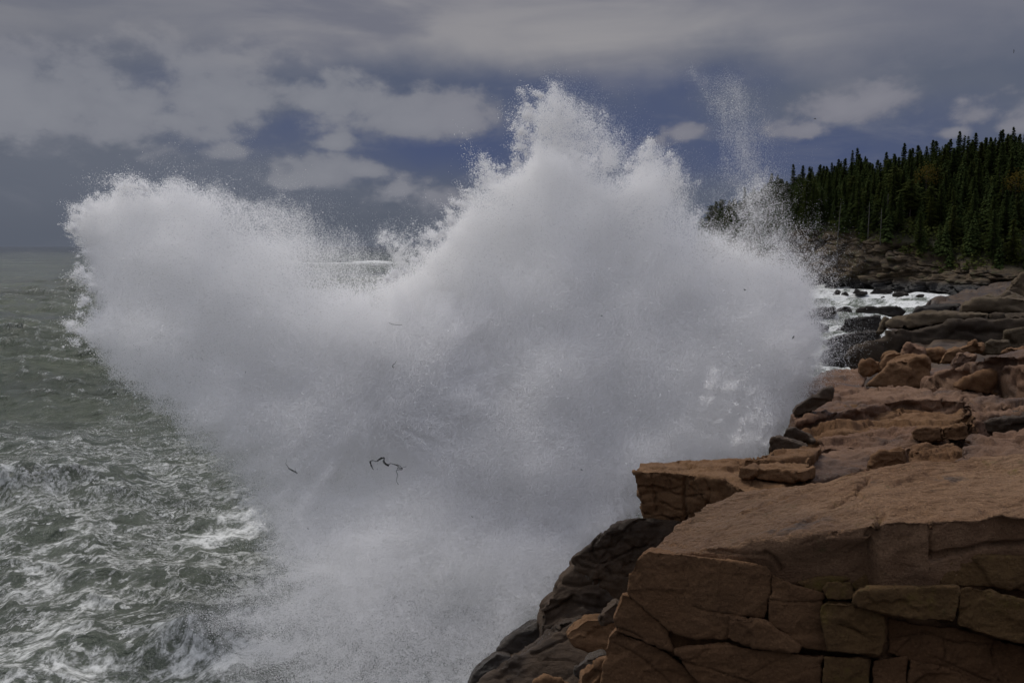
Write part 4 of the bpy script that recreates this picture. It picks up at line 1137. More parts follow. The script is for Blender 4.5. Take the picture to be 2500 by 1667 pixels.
KINDS = [('spruce_tree', conifer(1, 10, 2.1), NEEDLE), ('spruce_tree', conifer(2, 11.5, 1.9, .14), NEEDLE), ('spruce_tree', conifer(3, 9, 2.5, .08, .2), NEEDLE),
         ('spruce_tree', conifer(4, 12.5, 1.9, .2, .3), NEEDLE), ('pine_tree', conifer(5, 10, 2.4, .35, .2, 'pine'), NEEDLE2), ('spruce_tree', conifer(6, 7.5, 2.0, .04, .1), NEEDLE2)]
for _k, (tr, crn), mt in KINDS:
    tr.materials.append(BARK); crn.materials.append(mt)
LAB = {0: "dark pointed spruce of full even shape on the wooded headland", 1: "slim tall dark spruce with a bare foot on the wooded headland", 2: "broad ragged dark spruce on the wooded headland",
       3: "tall gappy dark spruce on the wooded headland", 4: "round topped pine on a bare trunk on the wooded headland", 5: "short dense green spruce on the wooded headland"}


def plant(ki, x, y, z, sc, rot, label=None, group='conifers on the headland'):
    nm_, (tr, crn), _ = KINDS[ki]
    root = empty(nm_, (x, y, z - 0.3)); root.rotation_euler = (0, 0, rot); root.scale = (sc, sc, sc * random.uniform(.95, 1.1))
    a = bpy.data.objects.new("trunk", tr); COL.objects.link(a); a.parent = root
    b = bpy.data.objects.new("crown", crn); COL.objects.link(b); b.parent = root
    tag(root, label or LAB[ki], "tree", group)
    return root


from mathutils.bvhtree import BVHTree
_dg = bpy.context.evaluated_depsgraph_get(); _dg.update()
_bv = BVHTree.FromObject(headland, _dg)


def ground_z(x, y):
    h = _bv.ray_cast(Vector((x, y, 120)), Vector((0, 0, -1)))
    return h[0].z if h[0] is not None else None


random.seed(7)
# the trees that stand out against the sky: picture position of the tip
SKY = [(1792, 484), (1806, 492), (1819, 464), (1841, 461), (1866, 446), (1884, 426), (1897, 432), (1920, 440), (1938, 405), (1951, 424), (1960, 407), (1981, 406), (2001, 400), (2012, 404), (2030, 396), (2047, 386), (2062, 394),
       (2081, 372), (2094, 364), (2104, 388), (2125, 396), (2142, 390), (2166, 371), (2184, 380), (2207, 356), (2222, 369), (2244, 353), (2262, 357), (2278, 340), (2288, 341), (2308, 352), (2322, 341), (2342, 327), (2354, 330), (2372, 345),
       (2383, 327), (2406, 332), (2420, 334), (2441, 322), (2450, 324), (2466, 326), (2477, 314), (2492, 329), (2515, 322), (2545, 326), (2580, 318)]
SKYLAB = {(2094, 364): "tallest dark spruce standing up from the middle of the skyline", (2477, 314): "highest spruce tip at the upper right of the skyline", (2342, 327): "double topped broad spruce on the right part of the skyline",
          (1938, 405): "thin bare topped spruce on the skyline at the left end of the clear forest", (1819, 464): "pale misted spruce on the skyline nearest the end of the headland", (2207, 356): "pointed spruce on the skyline halfway to the right edge", (1884, 426): "misted spruce on the skyline seen through the spray"}
spots = []
for (px, py) in SKY:
    Y = 205 + random.uniform(-5, 5) if px > 1850 else 207
    P = at_y(px, py, Y)
    # the ground along this ray: walk back until the ground rises to about a tree's height below the tip
    best = None
    for yy in np.linspace(176, 236, 31):
        p = at_y(px, py, yy); gz = ground_z(p[0], p[1])
        if gz is None: continue
        hgt = p[2] - gz
        if best is None or abs(hgt - 7.5) < abs(best[3] - 7.5): best = (p[0], p[1], gz, hgt)
    if best is None: continue
    x, y, gz, hgt = best
    ki = random.choice([0, 0, 1, 2, 3])
    base_h = [10, 11.5, 9, 12.5, 10, 7.5][ki]
    plant(ki, x, y, gz, max(.5, min(1.7, (hgt + .3) / base_h)), random.uniform(0, 6.28), SKYLAB.get((px, py), 'dark spruce tip in the row along the skyline of the headland'), 'spruces along the skyline')
    spots.append((x, y))
cnt = 0; tries = 0
while cnt < 245 and tries < 20000:
    tries += 1
    i = random.randrange(NS); u = random.random() ** 0.75
    d = 5.0 + u * (rg_d[i] + 4 - 5.0)
    x = lx[i] + inx[i] * d + random.uniform(-1, 1); y = ly[i] + iny[i] * d + random.uniform(-1, 1)
    if x / y > 0.66 or y > 232: continue
    if any((x - a) ** 2 + (y - b) ** 2 < 1.9 ** 2 for a, b in spots): continue
    gz = ground_z(x, y)
    if gz is None or gz < 3.0: continue
    ki = random.choices(range(6), [4, 3, 3, 2, 2, 3])[0]
    sc = random.uniform(.62, 1.0)
    base_h = [10, 11.5, 9, 12.5, 10, 7.5][ki]
    # no taller than the skyline it stands under
    ppx = 1250 + FPX * x / y
    tipy = np.interp(ppx, [p[0] for p in SKY], [p[1] for p in SKY]) + 5
    zmax = at_y(ppx, tipy, y)[2]
    if gz + base_h * sc > zmax: sc = (zmax - gz) / base_h
    if sc < .35: continue
    plant(ki, x, y, gz, sc, random.uniform(0, 6.28)); spots.append((x, y)); cnt += 1
tr, crn = broadleaf(3, 6.5); tr.materials.append(BARK); crn.materials.append(AUTUMN)
for (px, py, lab) in [(2263, 404, "small orange autumn tree among the dark spruces"), (2483, 420, "small yellowing tree near the right edge among the dark spruces")]:
    for yy in np.linspace(150, 230, 60):
        p = at_y(px, py, yy); gz = ground_z(p[0], p[1])
        if gz is not None and p[2] - gz < 9.0: break
    root = empty("autumn_tree", (p[0], p[1], p[2] - 6.8)); tag(root, lab, "tree")
    a = link("trunk", tr, None, root); b = link("crown", crn, None, root)
sn = snag(4, 9); sn.materials.append(DEADWOOD)
sn_spots = [(2041, 500, "pale bare dead trunk at the left of the forest slope"), (2164, 480, "pale bare dead trunk in the middle of the forest slope"), (2116, 500, "thin pale dead trunk between two others on the slope"), (2146, 515, "short pale dead trunk low on the forest slope"), (2040, 560, "leaning pale dead trunk just above the cliff")]
for (px, py, lab) in sn_spots:
    for yy in np.linspace(150, 230, 80):
        p = at_y(px, py, yy); gz = ground_z(p[0], p[1])
        if gz is not None and p[2] - gz < 6.0: break
    o = link("dead_tree", sn, None, None, (p[0], p[1] - 1.5, p[2] - 8.5)); o.rotation_euler = (0.02, random.uniform(-.06, .06), random.uniform(0, 6)); tag(o, lab, "tree", "pale dead trunks in the forest")

# the rest of the wood, too dense to tell one tree from the next
rs = random.Random(33)
small = []
for sd_ in range(4):
    h_ = 8.0; co, fc = [], []
    tube(co, fc, [(0, 0, 0), (0, 0, h_ * .5), (0, 0, h_ * .95)], [.12, .07, .02], 5)
    z = .05
    while z < .97:
        L0 = 1.75 * (1 - z) ** .8 + .08
        for k in range(6):
            an = rs.uniform(0, 6.28); L = L0 * rs.uniform(.5, 1.2)
            d = Vector((math.cos(an), math.sin(an), 0)); sv = Vector((-math.sin(an), math.cos(an), 0)); p0 = Vector((0, 0, h_ * (z + rs.uniform(-.02, .02))))
            i = len(co); dr = Vector((0, 0, -.3 * L + rs.uniform(-.1, .15)))
            co += [p0, p0 + d * L * .55 + sv * (.22 * L + .08) + dr * .5, p0 + d * L + dr, p0 + d * L * .55 - sv * (.22 * L + .08) + dr * .7, p0 + d * L * .5 + Vector((0, 0, .12 * L))]
            fc += [(i, i + 1, i + 4), (i + 1, i + 2, i + 4), (i + 2, i + 3, i + 4), (i + 3, i, i + 4)]
        z += rs.uniform(.022, .036)
    small.append((np.array([tuple(c) for c in co]), fc))
CO, FC = [], []; base = 0; n_ = 0; tries = 0
while n_ < 1200 and tries < 40000:
    tries += 1
    i = rs.randrange(NS); d = rg_d[i] + rs.uniform(-9, 9) if rs.random() < .5 else 4.8 + rs.random() * (rg_d[i] + 4 - 4.8)
    x = lx[i] + inx[i] * d; y = ly[i] + iny[i] * d
    if x / y > 0.68 or y > 240: continue
    gz = ground_z(x, y)
    if gz is None or gz < 3.0: continue
    sc = rs.uniform(.5, 1.0)
    ppx = 1250 + FPX * x / y
    zmax = at_y(ppx, np.interp(ppx, [p[0] for p in SKY], [p[1] for p in SKY]) + rs.uniform(6, 22), y)[2]
    sc = min(sc, (zmax - gz) / 8.0)
    if sc < .25: continue
    V, F = small[rs.randrange(4)]
    an = rs.uniform(0, 6.28); ca2, sa2 = math.cos(an), math.sin(an)
    V2 = np.stack([V[:, 0] * ca2 - V[:, 1] * sa2, V[:, 0] * sa2 + V[:, 1] * ca2, V[:, 2]], 1) * (sc, sc, sc) + (x, y, gz - .3)
    CO.append(V2); FC += [tuple(q_ + base for q_ in f_) for f_ in F]; base += len(V2); n_ += 1
wood = link("far_wood", mesh_from("far_wood", np.concatenate(CO), FC, smooth=False), NEEDLE)
tag(wood, "dense dark wood between the nearer conifers of the headland", "wood", kind='stuff')

# low scrub and saplings covering the forest floor
rs = random.Random(21)
co, fc = [], []
made = 0
while made < 5200:
    i = rs.randrange(NS); d = 4.6 + rs.random() * (rg_d[i] + 3 - 4.6)
    x = lx[i] + inx[i] * d; y = ly[i] + iny[i] * d
    if x / y > 0.66: continue
    gz = ground_z(x, y)
    if gz is None or gz < 2.4: continue
    made += 1
    hgt = rs.uniform(.5, 2.2)
    for q_ in range(14):
        u = rs.random()
        p = Vector((x + rs.gauss(0, .45) * (1 - u * .6), y + rs.gauss(0, .45) * (1 - u * .6), gz - .1 + hgt * u))
        a = Vector((rs.gauss(0, 1), rs.gauss(0, 1), rs.gauss(0, .7))).normalized(); b = a.orthogonal().normalized()
        k = len(co); s = rs.uniform(.16, .34)
        co += [p - a * s, p + b * s * .7, p + a * s, p - b * s * .7]; fc.append((k, k + 1, k + 2, k + 3))
link("undergrowth", mesh_from("undergrowth", co, fc, smooth=False), NEEDLE2)
tag(bpy.data.objects["undergrowth"], "dark scrub covering the forest floor of the headland", "undergrowth", kind='stuff')
# ------------------------------------------------------------------ the splash
def droplet_material(name, col, trans):
    m, t, o = material(name)
    d = t.n('ShaderNodeBsdfDiffuse'); d.inputs[0].default_value = (*col, 1)
    tr = t.n('ShaderNodeBsdfTranslucent'); tr.inputs[0].default_value = (*col, 1)
    mx = t.n('ShaderNodeMixShader'); mx.inputs[0].default_value = trans
    t.link(d.outputs[0], mx.inputs[1]); t.link(tr.outputs[0], mx.inputs[2])
    t.link(mx.outputs[0], o.inputs[0])
    return m


GX, GY = 640, 430                 # working grid over the burst, 4 photo pixels a cell
CELL = 4.0
gx, gy = np.meshgrid((np.arange(GX) + 0.5) * CELL, (np.arange(GY) + 0.5) * CELL)


def soft_poly(pts):
    """signed distance (inside +) and the softness of the nearest edge"""
    pts = np.asarray(pts, float)
    n = len(pts)
    best = np.full(gx.shape, 1e9); soft = np.zeros(gx.shape); inside = np.zeros(gx.shape, bool)
    for i in range(n):
        a, b = pts[i], pts[(i + 1) % n]
        ex, ey = b[0] - a[0], b[1] - a[1]
        tt = np.clip(((gx - a[0]) * ex + (gy - a[1]) * ey) / (ex * ex + ey * ey + 1e-9), 0, 1)
        d = np.hypot(gx - a[0] - tt * ex, gy - a[1] - tt * ey)
        sf = a[2] + (b[2] - a[2]) * tt
        c = d < best
        best = np.where(c, d, best); soft = np.where(c, sf, soft)
        cond = (a[1] > gy) != (b[1] > gy)
        xi = a[0] + (gy - a[1]) / (b[1] - a[1] + 1e-9) * ex
        inside ^= cond & (gx < xi)
    return np.where(inside, best, -best), soft


def n2(sx, sy, seed, octv=4, x=None, y=None):
    x = gx if x is None else x; y = gy if y is None else y
    return fbm(np.stack([(x / sx).ravel(), (y / sy).ravel(), np.full(x.size, seed)], 1), octv).reshape(x.shape)


def radial(cx, cy, seed, fa=9.0, fr=260.0, octv=4):
    """noise drawn out along lines that leave the foot of the burst"""
    ang = np.arctan2(gy - cy, gx - cx); r = np.hypot(gx - cx, gy - cy)
    return fbm(np.stack([(ang * fa).ravel(), (r / fr).ravel(), np.full(gx.size, seed)], 1), octv).reshape(gx.shape)


rng = np.random.RandomState(3)
PARTS = {}


def layer(part, label, poly, tau, Y, bulge, thick, rmed, rsig=0.35, edge=0.55, cen=(1300, 1300), seed=0.0, tail=0.0, grain=0.35, power=1.4, tau_fn=None, yfn=None, clump=0.0):
    sdf, soft = soft_poly([(p[0] * 1.063, p[1] * 1.063, p[2]) for p in poly])
    nz = 0.5 * radial(cen[0], cen[1], seed, 8, 300) + 0.4 * n2(90, 90, seed + 5, 5) + 0.22 * radial(cen[0], cen[1], seed + 2, 30, 160, 3)
    s = sdf + edge * soft * nz + 13 * n2(34, 34, seed + 41, 4, gx + 20 * n2(50, 50, seed + 3, 2), gy + 20 * n2(50, 50, seed + 4, 2))
    k = np.clip(s / np.maximum(soft, 1) + 0.15, 0, 1) ** power
    T = tau * k * np.exp(grain * (0.8 * n2(40, 40, seed + 9, 4) + 0.7 * radial(cen[0], cen[1], seed + 1, 16, 200)))
    if tail:
        T = T + tail * np.exp(np.minimum(s, 0) / (0.25 * soft + 3)) * (s > -1.3 * soft) * np.clip(1 + 1.5 * nz, 0, 3)
    if tau_fn is not None: T = T * tau_fn
    if clump:
        T = T * np.clip(1 + clump * (n2(14, 14, seed + 21, 3) * 2.0), 0, 4)
    Yc = (Y if yfn is None else yfn)
    cell = (CELL / FPX) ** 2 * Yc ** 2
    rm2 = rmed ** 2 * math.exp(2 * rsig ** 2)
    lam = T * cell / (math.pi * rm2) * np.where(s < 0, 2.2, 1.0)
    cnt = rng.poisson(lam)
    ii = np.repeat(np.arange(gx.size), cnt.ravel())
    n = len(ii)
    px = gx.ravel()[ii] + rng.uniform(-.5, .5, n) * CELL
    py = gy.ravel()[ii] + rng.uniform(-.5, .5, n) * CELL
    dep = np.sqrt(np.clip(s, 0, 400) / 400)
    billow = n2(190, 190, seed + 31, 5) * 0.2
    front = (Yc - bulge * dep - 1.1 * billow * np.clip(dep * 2, 0, 1)).ravel()[ii]
    yy = front + thick * (0.25 + dep.ravel()[ii]) * rng.gamma(1.3, 0.7, n)
    ysea = -CAM_H / np.minimum(ray(1250.0, py)[1], -1e-3)      # never below the water
    yy = np.where(yy > ysea * 0.985, ysea * (0.985 - 0.13 * rng.beta(1.0, 2.0, n)), yy)
    P = at_y(px, py, yy)
    PARTS.setdefault(part, []).append((P, rmed * np.exp(rsig * rng.normal(size=n)) * np.where(s.ravel()[ii] < 0, 0.6, 1.0), label))
    return n


# outlines in picture units (2352 wide) with the width of the edge's fade
left_lobe = [(165, 520, 26), (185, 478, 24), (225, 448, 34), (290, 420, 56), (420, 416, 85), (540, 440, 110), (660, 498, 110), (760, 560, 90), (900, 650, 90), (1100, 700, 90),
             (1150, 950, 90), (700, 1150, 160), (520, 1060, 110), (430, 1010, 90), (330, 930, 70), (255, 865, 50), (195, 800, 36), (165, 752, 30), (225, 705, 40),
             (205, 650, 30), (190, 600, 26)]
burst = [(880, 640, 50), (960, 585, 40), (1010, 545, 34), (1050, 490, 30), (1085, 432, 30), (1120, 415, 34), (1170, 395, 34), (1210, 372, 30), (1235, 330, 36), (1290, 350, 50),
         (1340, 372, 60), (1400, 398, 60), (1470, 385, 64), (1510, 375, 70), (1570, 440, 60), (1640, 500, 60), (1730, 560, 60), (1790, 590, 55), (1845, 615, 60), (1880, 680, 70),
         (1900, 800, 80), (1900, 880, 80), (1840, 960, 60), (1790, 1020, 50), (1720, 1090, 50), (1500, 1180, 60), (1400, 1290, 80), (1290, 1380, 100), (1000, 1250, 200), (800, 1000, 120), (850, 760, 80)]
head = [(1205, 400, 40), (1208, 330, 36), (1200, 275, 30), (1222, 235, 34), (1275, 212, 44), (1340, 232, 60), (1400, 275, 70), (1450, 330, 70), (1470, 390, 60), (1350, 440, 60)]
body = [(380, 900, 150), (900, 660, 170), (1500, 540, 200), (1890, 720, 110), (1850, 950, 70), (1740, 1080, 60), (1470, 1130, 60), (1440, 1220, 90), (1330, 1310, 90), (1240, 1420, 90),
        (1130, 1560, 110), (850, 1600, 260), (640, 1330, 200), (560, 1160, 130), (470, 1040, 100)]
foot = [(560, 1100, 200), (1000, 1020, 330), (1450, 1180, 160), (1330, 1330, 90), (1250, 1420, 70), (1150, 1520, 60), (1080, 1720, 80), (620, 1700, 200), (520, 1500, 150), (420, 1420, 110), (600, 1300, 160)]
arch = [(560, 455, 70), (700, 480, 80), (820, 540, 80), (900, 600, 60), (860, 660, 80), (600, 640, 80)]
jet_a = [(858, 545, 18), (880, 520, 24), (940, 520, 60), (990, 560, 50), (960, 640, 40), (905, 640, 26), (890, 590, 18)]
jet_b = [(1096, 352, 14), (1118, 350, 18), (1150, 400, 26), (1190, 440, 40), (1130, 460, 30), (1108, 410, 16)]
jet_c = [(1255, 185, 14), (1275, 180, 18), (1320, 225, 34), (1300, 260, 30), (1262, 240, 18)]
jet_d = [(1192, 205, 8), (1203, 204, 10), (1222, 250, 18), (1208, 262, 16)]
jet_e = [(1450, 345, 22), (1485, 325, 28), (1540, 360, 36), (1600, 420, 60), (1560, 480, 50), (1440, 440, 40)]
plume = [(1590, 165, 40), (1640, 200, 50), (1672, 170, 40), (1700, 165, 40), (1740, 230, 70), (1780, 330, 90), (1800, 460, 90), (1640, 470, 80), (1640, 330, 50), (1620, 260, 40)]
veil = [(1660, 470, 60), (1720, 410, 60), (1765, 395, 50), (1800, 430, 60), (1850, 500, 80), (1890, 600, 80), (1850, 640, 60), (1640, 600, 60)]
spray_r = [(1800, 560, 60), (1860, 580, 60), (1890, 620, 80), (1930, 720, 90), (1960, 800, 90), (1930, 860, 80), (1850, 900, 60), (1760, 850, 60)]

cA, cB = (900, 1000), (1450, 1150)
Ymain = 31.0 - 6.5 * sstep(gy, 750, 1400) - 2.5 * sstep(gy, 1300, 1700)
Ymain = Ymain + 0.0
hole = 1 - 0.72 * np.exp(-(((gx - 700) / 150) ** 2 + ((gy - 560) / 42) ** 2)) - 0.55 * np.exp(-(((gx - 860) / 130) ** 2 + ((gy - 625) / 55) ** 2)) - 0.55 * np.exp(-(((gx - 820) / 100) ** 2 + ((gy - 690) / 30) ** 2))
hole = hole - 0.4 * np.exp(-(((gx - 760) / 110) ** 2 + ((gy - 642) / 30) ** 2))
hole = np.clip(hole, 0.1, 1)
glade = 1 - 0.42 * np.exp(-((gx - 1090) / 190) ** 2 - ((gy - 1480) / 130) ** 2)
fade_bot = glade - 0.35 * sstep(gy + 60 * n2(150, 150, 4.4, 3), 1300, 1600)
ur = sstep(gx + 0.35 * (gy - 500) + 90 * n2(160, 160, 2.2, 4), 1500, 1720) * (1 - sstep(gy + 60 * n2(120, 120, 7.2, 4), 500, 660))
thin_b = 1 - 0.62 * ur - 0.5 * np.exp(-((gx - 1190) / 60) ** 2 - ((gy - 480) / 40) ** 2)
lite = 1 - 0.45 * sstep(gx, 1420, 1580)
KA, KB = "rounded plume curling over at the left", "tall ragged main plume"
YC = 24.0 - 8.6 * np.clip((gy - 250) / 1420, 0, 1.02) + 0.35 * n2(420, 420, 77.7, 3); YA = YC - 0.4; YB = YC + 0.3
layer('spray_plume.a', KA, left_lobe, 3.4, 21.6, 0.84, 1.68, 0.00381, cen=cA, seed=1.1, tail=0.08, tau_fn=hole, yfn=YA, grain=0.14)
layer('spray_plume.a', KA, left_lobe, 0.12, 21.6, 0.91, 1.05, 0.00784, cen=cA, seed=2.1, tail=0.03, tau_fn=hole, yfn=YA, clump=0.9, grain=0.9)
layer('spray_plume.a', KA, arch, 0.9, 23.4, 0.35, 1.4, 0.00364, cen=cA, seed=3.3, tail=0.05, grain=0.6)
layer('spray_plume.b', KB, burst, 3.4, 23.76, 0.84, 1.82, 0.00392, cen=cB, seed=4.7, tail=0.10, tau_fn=fade_bot * thin_b, yfn=YB, grain=0.16)
layer('spray_plume.b', KB, burst, 0.13, 23.76, 0.91, 1.05, 0.00784, cen=cB, seed=5.7, tail=0.04, tau_fn=fade_bot * thin_b, yfn=YB, clump=0.9, grain=0.9)
layer('spray_plume.b', KB, head, 1.5, 24.48, 0.63, 1.12, 0.00437, cen=cB, seed=6.7, tau_fn=lite, tail=0.14, grain=0.7, clump=0.2)
layer('spray_mist.a', "dense pale mist of the middle", body, 2.8, 20.88, 0.56, 1.68, 0.00370, cen=cB, seed=7.7, tail=0.04, tau_fn=fade_bot, yfn=YC, grain=0.08)
layer('spray_mist.b', "thin mist over the foaming water", foot, 2.2, 15.84, 0.56, 1.75, 0.00280, cen=(1250, 1250), seed=8.7, tau_fn=glade * (1 - 0.45 * sstep(gy - 0.35 * (gx - 600), 1330, 1640)), tail=0.05, grain=0.4, yfn=YC - 0.5 * sstep(gy, 1080, 1560))
layer('spray_mist.b', "thin mist over the foaming water", foot, 0.1, 15.12, 0.7, 1.75, 0.00448, cen=(1250, 1250), seed=9.9, tail=0.02, grain=1.2, yfn=YC - 0.6 * sstep(gy, 1080, 1560))
layer('spray_jet.a', "small curled jet between the two plumes", jet_a, 0.9, 23.4, 0.21, 0.56, 0.00403, cen=(1000, 750), seed=10.2, tail=0.14, grain=0.9, clump=0.5)
layer('spray_jet.b', "short jet left of the main plume's head", jet_b, 1.2, 24.12, 0.21, 0.49, 0.00476, cen=cB, seed=11.2, tail=0.14, grain=0.9, clump=0.5)
layer('spray_jet.c', "topmost fine jet", jet_c, 0.7, 24.12, 0.21, 0.49, 0.00437, cen=cB, seed=12.2, tail=0.10, grain=0.9, clump=0.4)
layer('spray_jet.d', "tiny hooked jet beside the top", jet_d, 0.8, 24.12, 0.14, 0.35, 0.00476, cen=cB, seed=13.2, tail=0.10, grain=0.9, clump=0.6)
layer('spray_jet.e', "jet right of the main plume's head", jet_e, 1.3, 24.48, 0.35, 0.63, 0.00420, cen=cB, seed=14.2, tail=0.14, grain=0.8, clump=0.3)
layer('spray_jet.f', "thin double streak of drops high over the headland", plume, 0.3, 25.92, 0.35, 1.4, 0.0028, cen=(1800, 900), seed=15.2, tail=0.02, grain=1.1)
layer('spray_mist.c', "grainy veil before the misted trees", veil, 0.5, 21.6, 0.35, 1.05, 0.00392, cen=cB, seed=16.2, tail=0.08, grain=0.9, clump=0.3)
layer('spray_mist.d', "scattered drops over the dark surf rocks", spray_r, 0.35, 19.44, 0.35, 1.12, 0.00420, cen=cB, seed=17.2, tail=0.08, grain=0.9, clump=0.5)


# torn tufts and ropes of white water on the near side and along the ragged rim
def tufts(part, line, n, spread, rad, num, Yoff, up=(0, 0), seed=0):
    rs = np.random.RandomState(seed)
    L = np.array(line, float) * 1.063
    sg = np.r_[0, np.cumsum(np.hypot(*np.diff(L, axis=0).T))]
    for _ in range(n):
        u = rs.uniform(0, sg[-1])
        px = np.interp(u, sg, L[:, 0]) + rs.normal() * spread; py = np.interp(u, sg, L[:, 1]) + rs.normal() * spread
        yc = float(YC[min(GY - 1, max(0, int(py / CELL))), min(GX - 1, max(0, int(px / CELL)))]) + Yoff + rs.uniform(-.3, .3)
        c = at_y(px, py, yc)
        R_ = rad * np.exp(0.5 * rs.normal()); k = int(0.45 * num * (R_ / rad) ** 1.5 * rs.uniform(.4, 1.4))
        d = rs.normal(size=(k, 3)) * R_ * np.array([1.0, 0.6, 0.8])
        # drawn out into a streak in the direction of flight
        v = np.array([up[0] + .5 * rs.normal(), 0.2 * rs.normal(), up[1] + .5 * rs.normal()]); v /= np.linalg.norm(v) + 1e-6
        d = d * 0.45 + np.outer(rs.gamma(1.2, 1.0, k) * R_ * rs.uniform(.3, 0.9), v)
        d += 0.35 * R_ * np.stack([fbm(d / (0.5 * R_) + c, 3), fbm(d / (0.5 * R_) + c + 7, 3), fbm(d / (0.5 * R_) + c + 13, 3)], 1)
        PARTS[part].append((c + d, 0.0040 * np.exp(0.45 * rs.normal(size=k)), ''))


tufts('spray_plume.a', [(168, 540), (190, 482), (225, 455), (275, 436), (330, 430)], 45, 9, 0.094, 1080, -0.60, (-1, .5), 1)
tufts('spray_plume.a', [(178, 560), (190, 600), (210, 650), (200, 690), (172, 752), (200, 800)], 37, 9, 0.086, 960, -0.60, (-1, 0), 2)
tufts('spray_plume.b', [(890, 640), (960, 590), (1010, 545), (1055, 490), (1085, 432), (1120, 410), (1170, 395), (1212, 360), (1205, 290), (1225, 235)], 67, 9, 0.086, 960, -0.48, (-.6, .8), 4)
tufts('spray_plume.b', [(1300, 370), (1400, 400), (1490, 350), (1540, 400)], 14, 20, 0.101, 840, -0.48, (.2, 1), 5)
tufts('spray_plume.b', [(1620, 880), (1720, 940), (1760, 1000), (1700, 1020)], 24, 26, 0.115, 1000, -0.8, (.1, .5), 7)


def cloud_object(name, pos, rad, mat, parent, origin):
    me = bpy.data.meshes.new(name)
    me.vertices.add(len(pos))
    me.vertices.foreach_set('co', (pos - origin).reshape(-1).astype(np.float32))
    a = me.attributes.new('radius', 'FLOAT', 'POINT')
    a.data.foreach_set('value', rad.astype(np.float32))
    o = link(name, me)
    for x in list(bpy.context.selected_objects): x.select_set(False)
    bpy.context.view_layer.objects.active = o
    o.select_set(True)
    bpy.ops.object.convert(target='POINTCLOUD')       # droplets as true spheres
    o = bpy.context.view_layer.objects.active
    o.select_set(False)
    o.name = name
    o.data.materials.clear(); o.data.materials.append(mat)
    o.parent = parent
    return o


drop_mat = droplet_material("sea_spray", (0.992, 0.989, 0.982), 0.5)
SO = np.array([1.5, 20, 0.0])
splash = empty("wave_splash", tuple(SO))
tag(splash, "huge white burst of spray from a wave breaking on the rocks", "splash")
for nm_ in PARTS:
    p_ = np.concatenate([a for a, b, c in PARTS[nm_]]); r_ = np.concatenate([b for a, b, c in PARTS[nm_]])
    k_ = p_[:, 2] > 0.05
    print(nm_, k_.sum())
    o = cloud_object(nm_.split('.')[0], p_[k_], r_[k_], drop_mat, splash, SO)
    o['label'] = PARTS[nm_][0][2]
# ------------------------------------------------------------------ weed torn loose and flung through the air
m, t, o = material("kelp"); principled(t, o, t.mix(t.noise(t.n('ShaderNodeNewGeometry').outputs['Position'], 40.0), (0.010, 0.008, 0.005), (0.030, 0.024, 0.012)), 0.35, 0.5); KELP = m


def ribbon(name, pts, widths, Y, parent=None, seed=0, origin=(0, 0, 0)):
    """a strap of weed: flattened tube along a path given in picture points, with some wander in depth"""
    rs = random.Random(seed)
    path = []
    for i, (px, py) in enumerate(pts):
        path.append(Vector(at_y(px, py, Y + 0.10 * math.sin(i * 1.7 + seed))))
    co, fc = [], []
    n = len(path); sides = 8
    for i, p in enumerate(path):
        tg_ = (path[min(i + 1, n - 1)] - path[max(i - 1, 0)]).normalized()
        nrm = Vector((0, -1, 0)); nrm = (nrm - tg_ * nrm.dot(tg_)).normalized()
        side = tg_.cross(nrm)
        w = widths[i] / FPX * Y * 0.62
        for k in range(sides):
            an = 2 * math.pi * k / sides
            ruff = 1 + 0.25 * math.sin(i * 2.3 + k)
            co.append(p + side * (w * ruff * math.cos(an)) + nrm * ((0.25 * w + .003) * math.sin(an)) - Vector(origin))
    for i in range(n - 1):
        for k in range(sides):
            k2 = (k + 1) % sides
            fc.append((i * sides + k, i * sides + k2, (i + 1) * sides + k2, (i + 1) * sides + k))
    fc.append(tuple(range(sides))[::-1]); fc.append(tuple((n - 1) * sides + k for k in range(sides)))
    return link(name, mesh_from(name, co, fc), KELP, parent)


def zp(L):
    return [(680 + x * .14456, 1080 + y * .14456) for x, y in L]


def smooth_path(pts, w, k=4):
    n = len(pts); P_, W_ = [], []
    for i in range(n - 1):
        p0, p1, p2, p3 = [np.array(pts[max(0, min(n - 1, i + d))], float) for d in (-1, 0, 1, 2)]
        for j in range(k):
            u = j / k
            P_.append(0.5 * ((2 * p1) + (-p0 + p2) * u + (2 * p0 - 5 * p1 + 4 * p2 - p3) * u * u + (-p0 + 3 * p1 - 3 * p2 + p3) * u ** 3))
            W_.append(w[i] + (w[i + 1] - w[i]) * u)
    P_.append(np.array(pts[-1], float)); W_.append(w[-1])
    return P_, W_


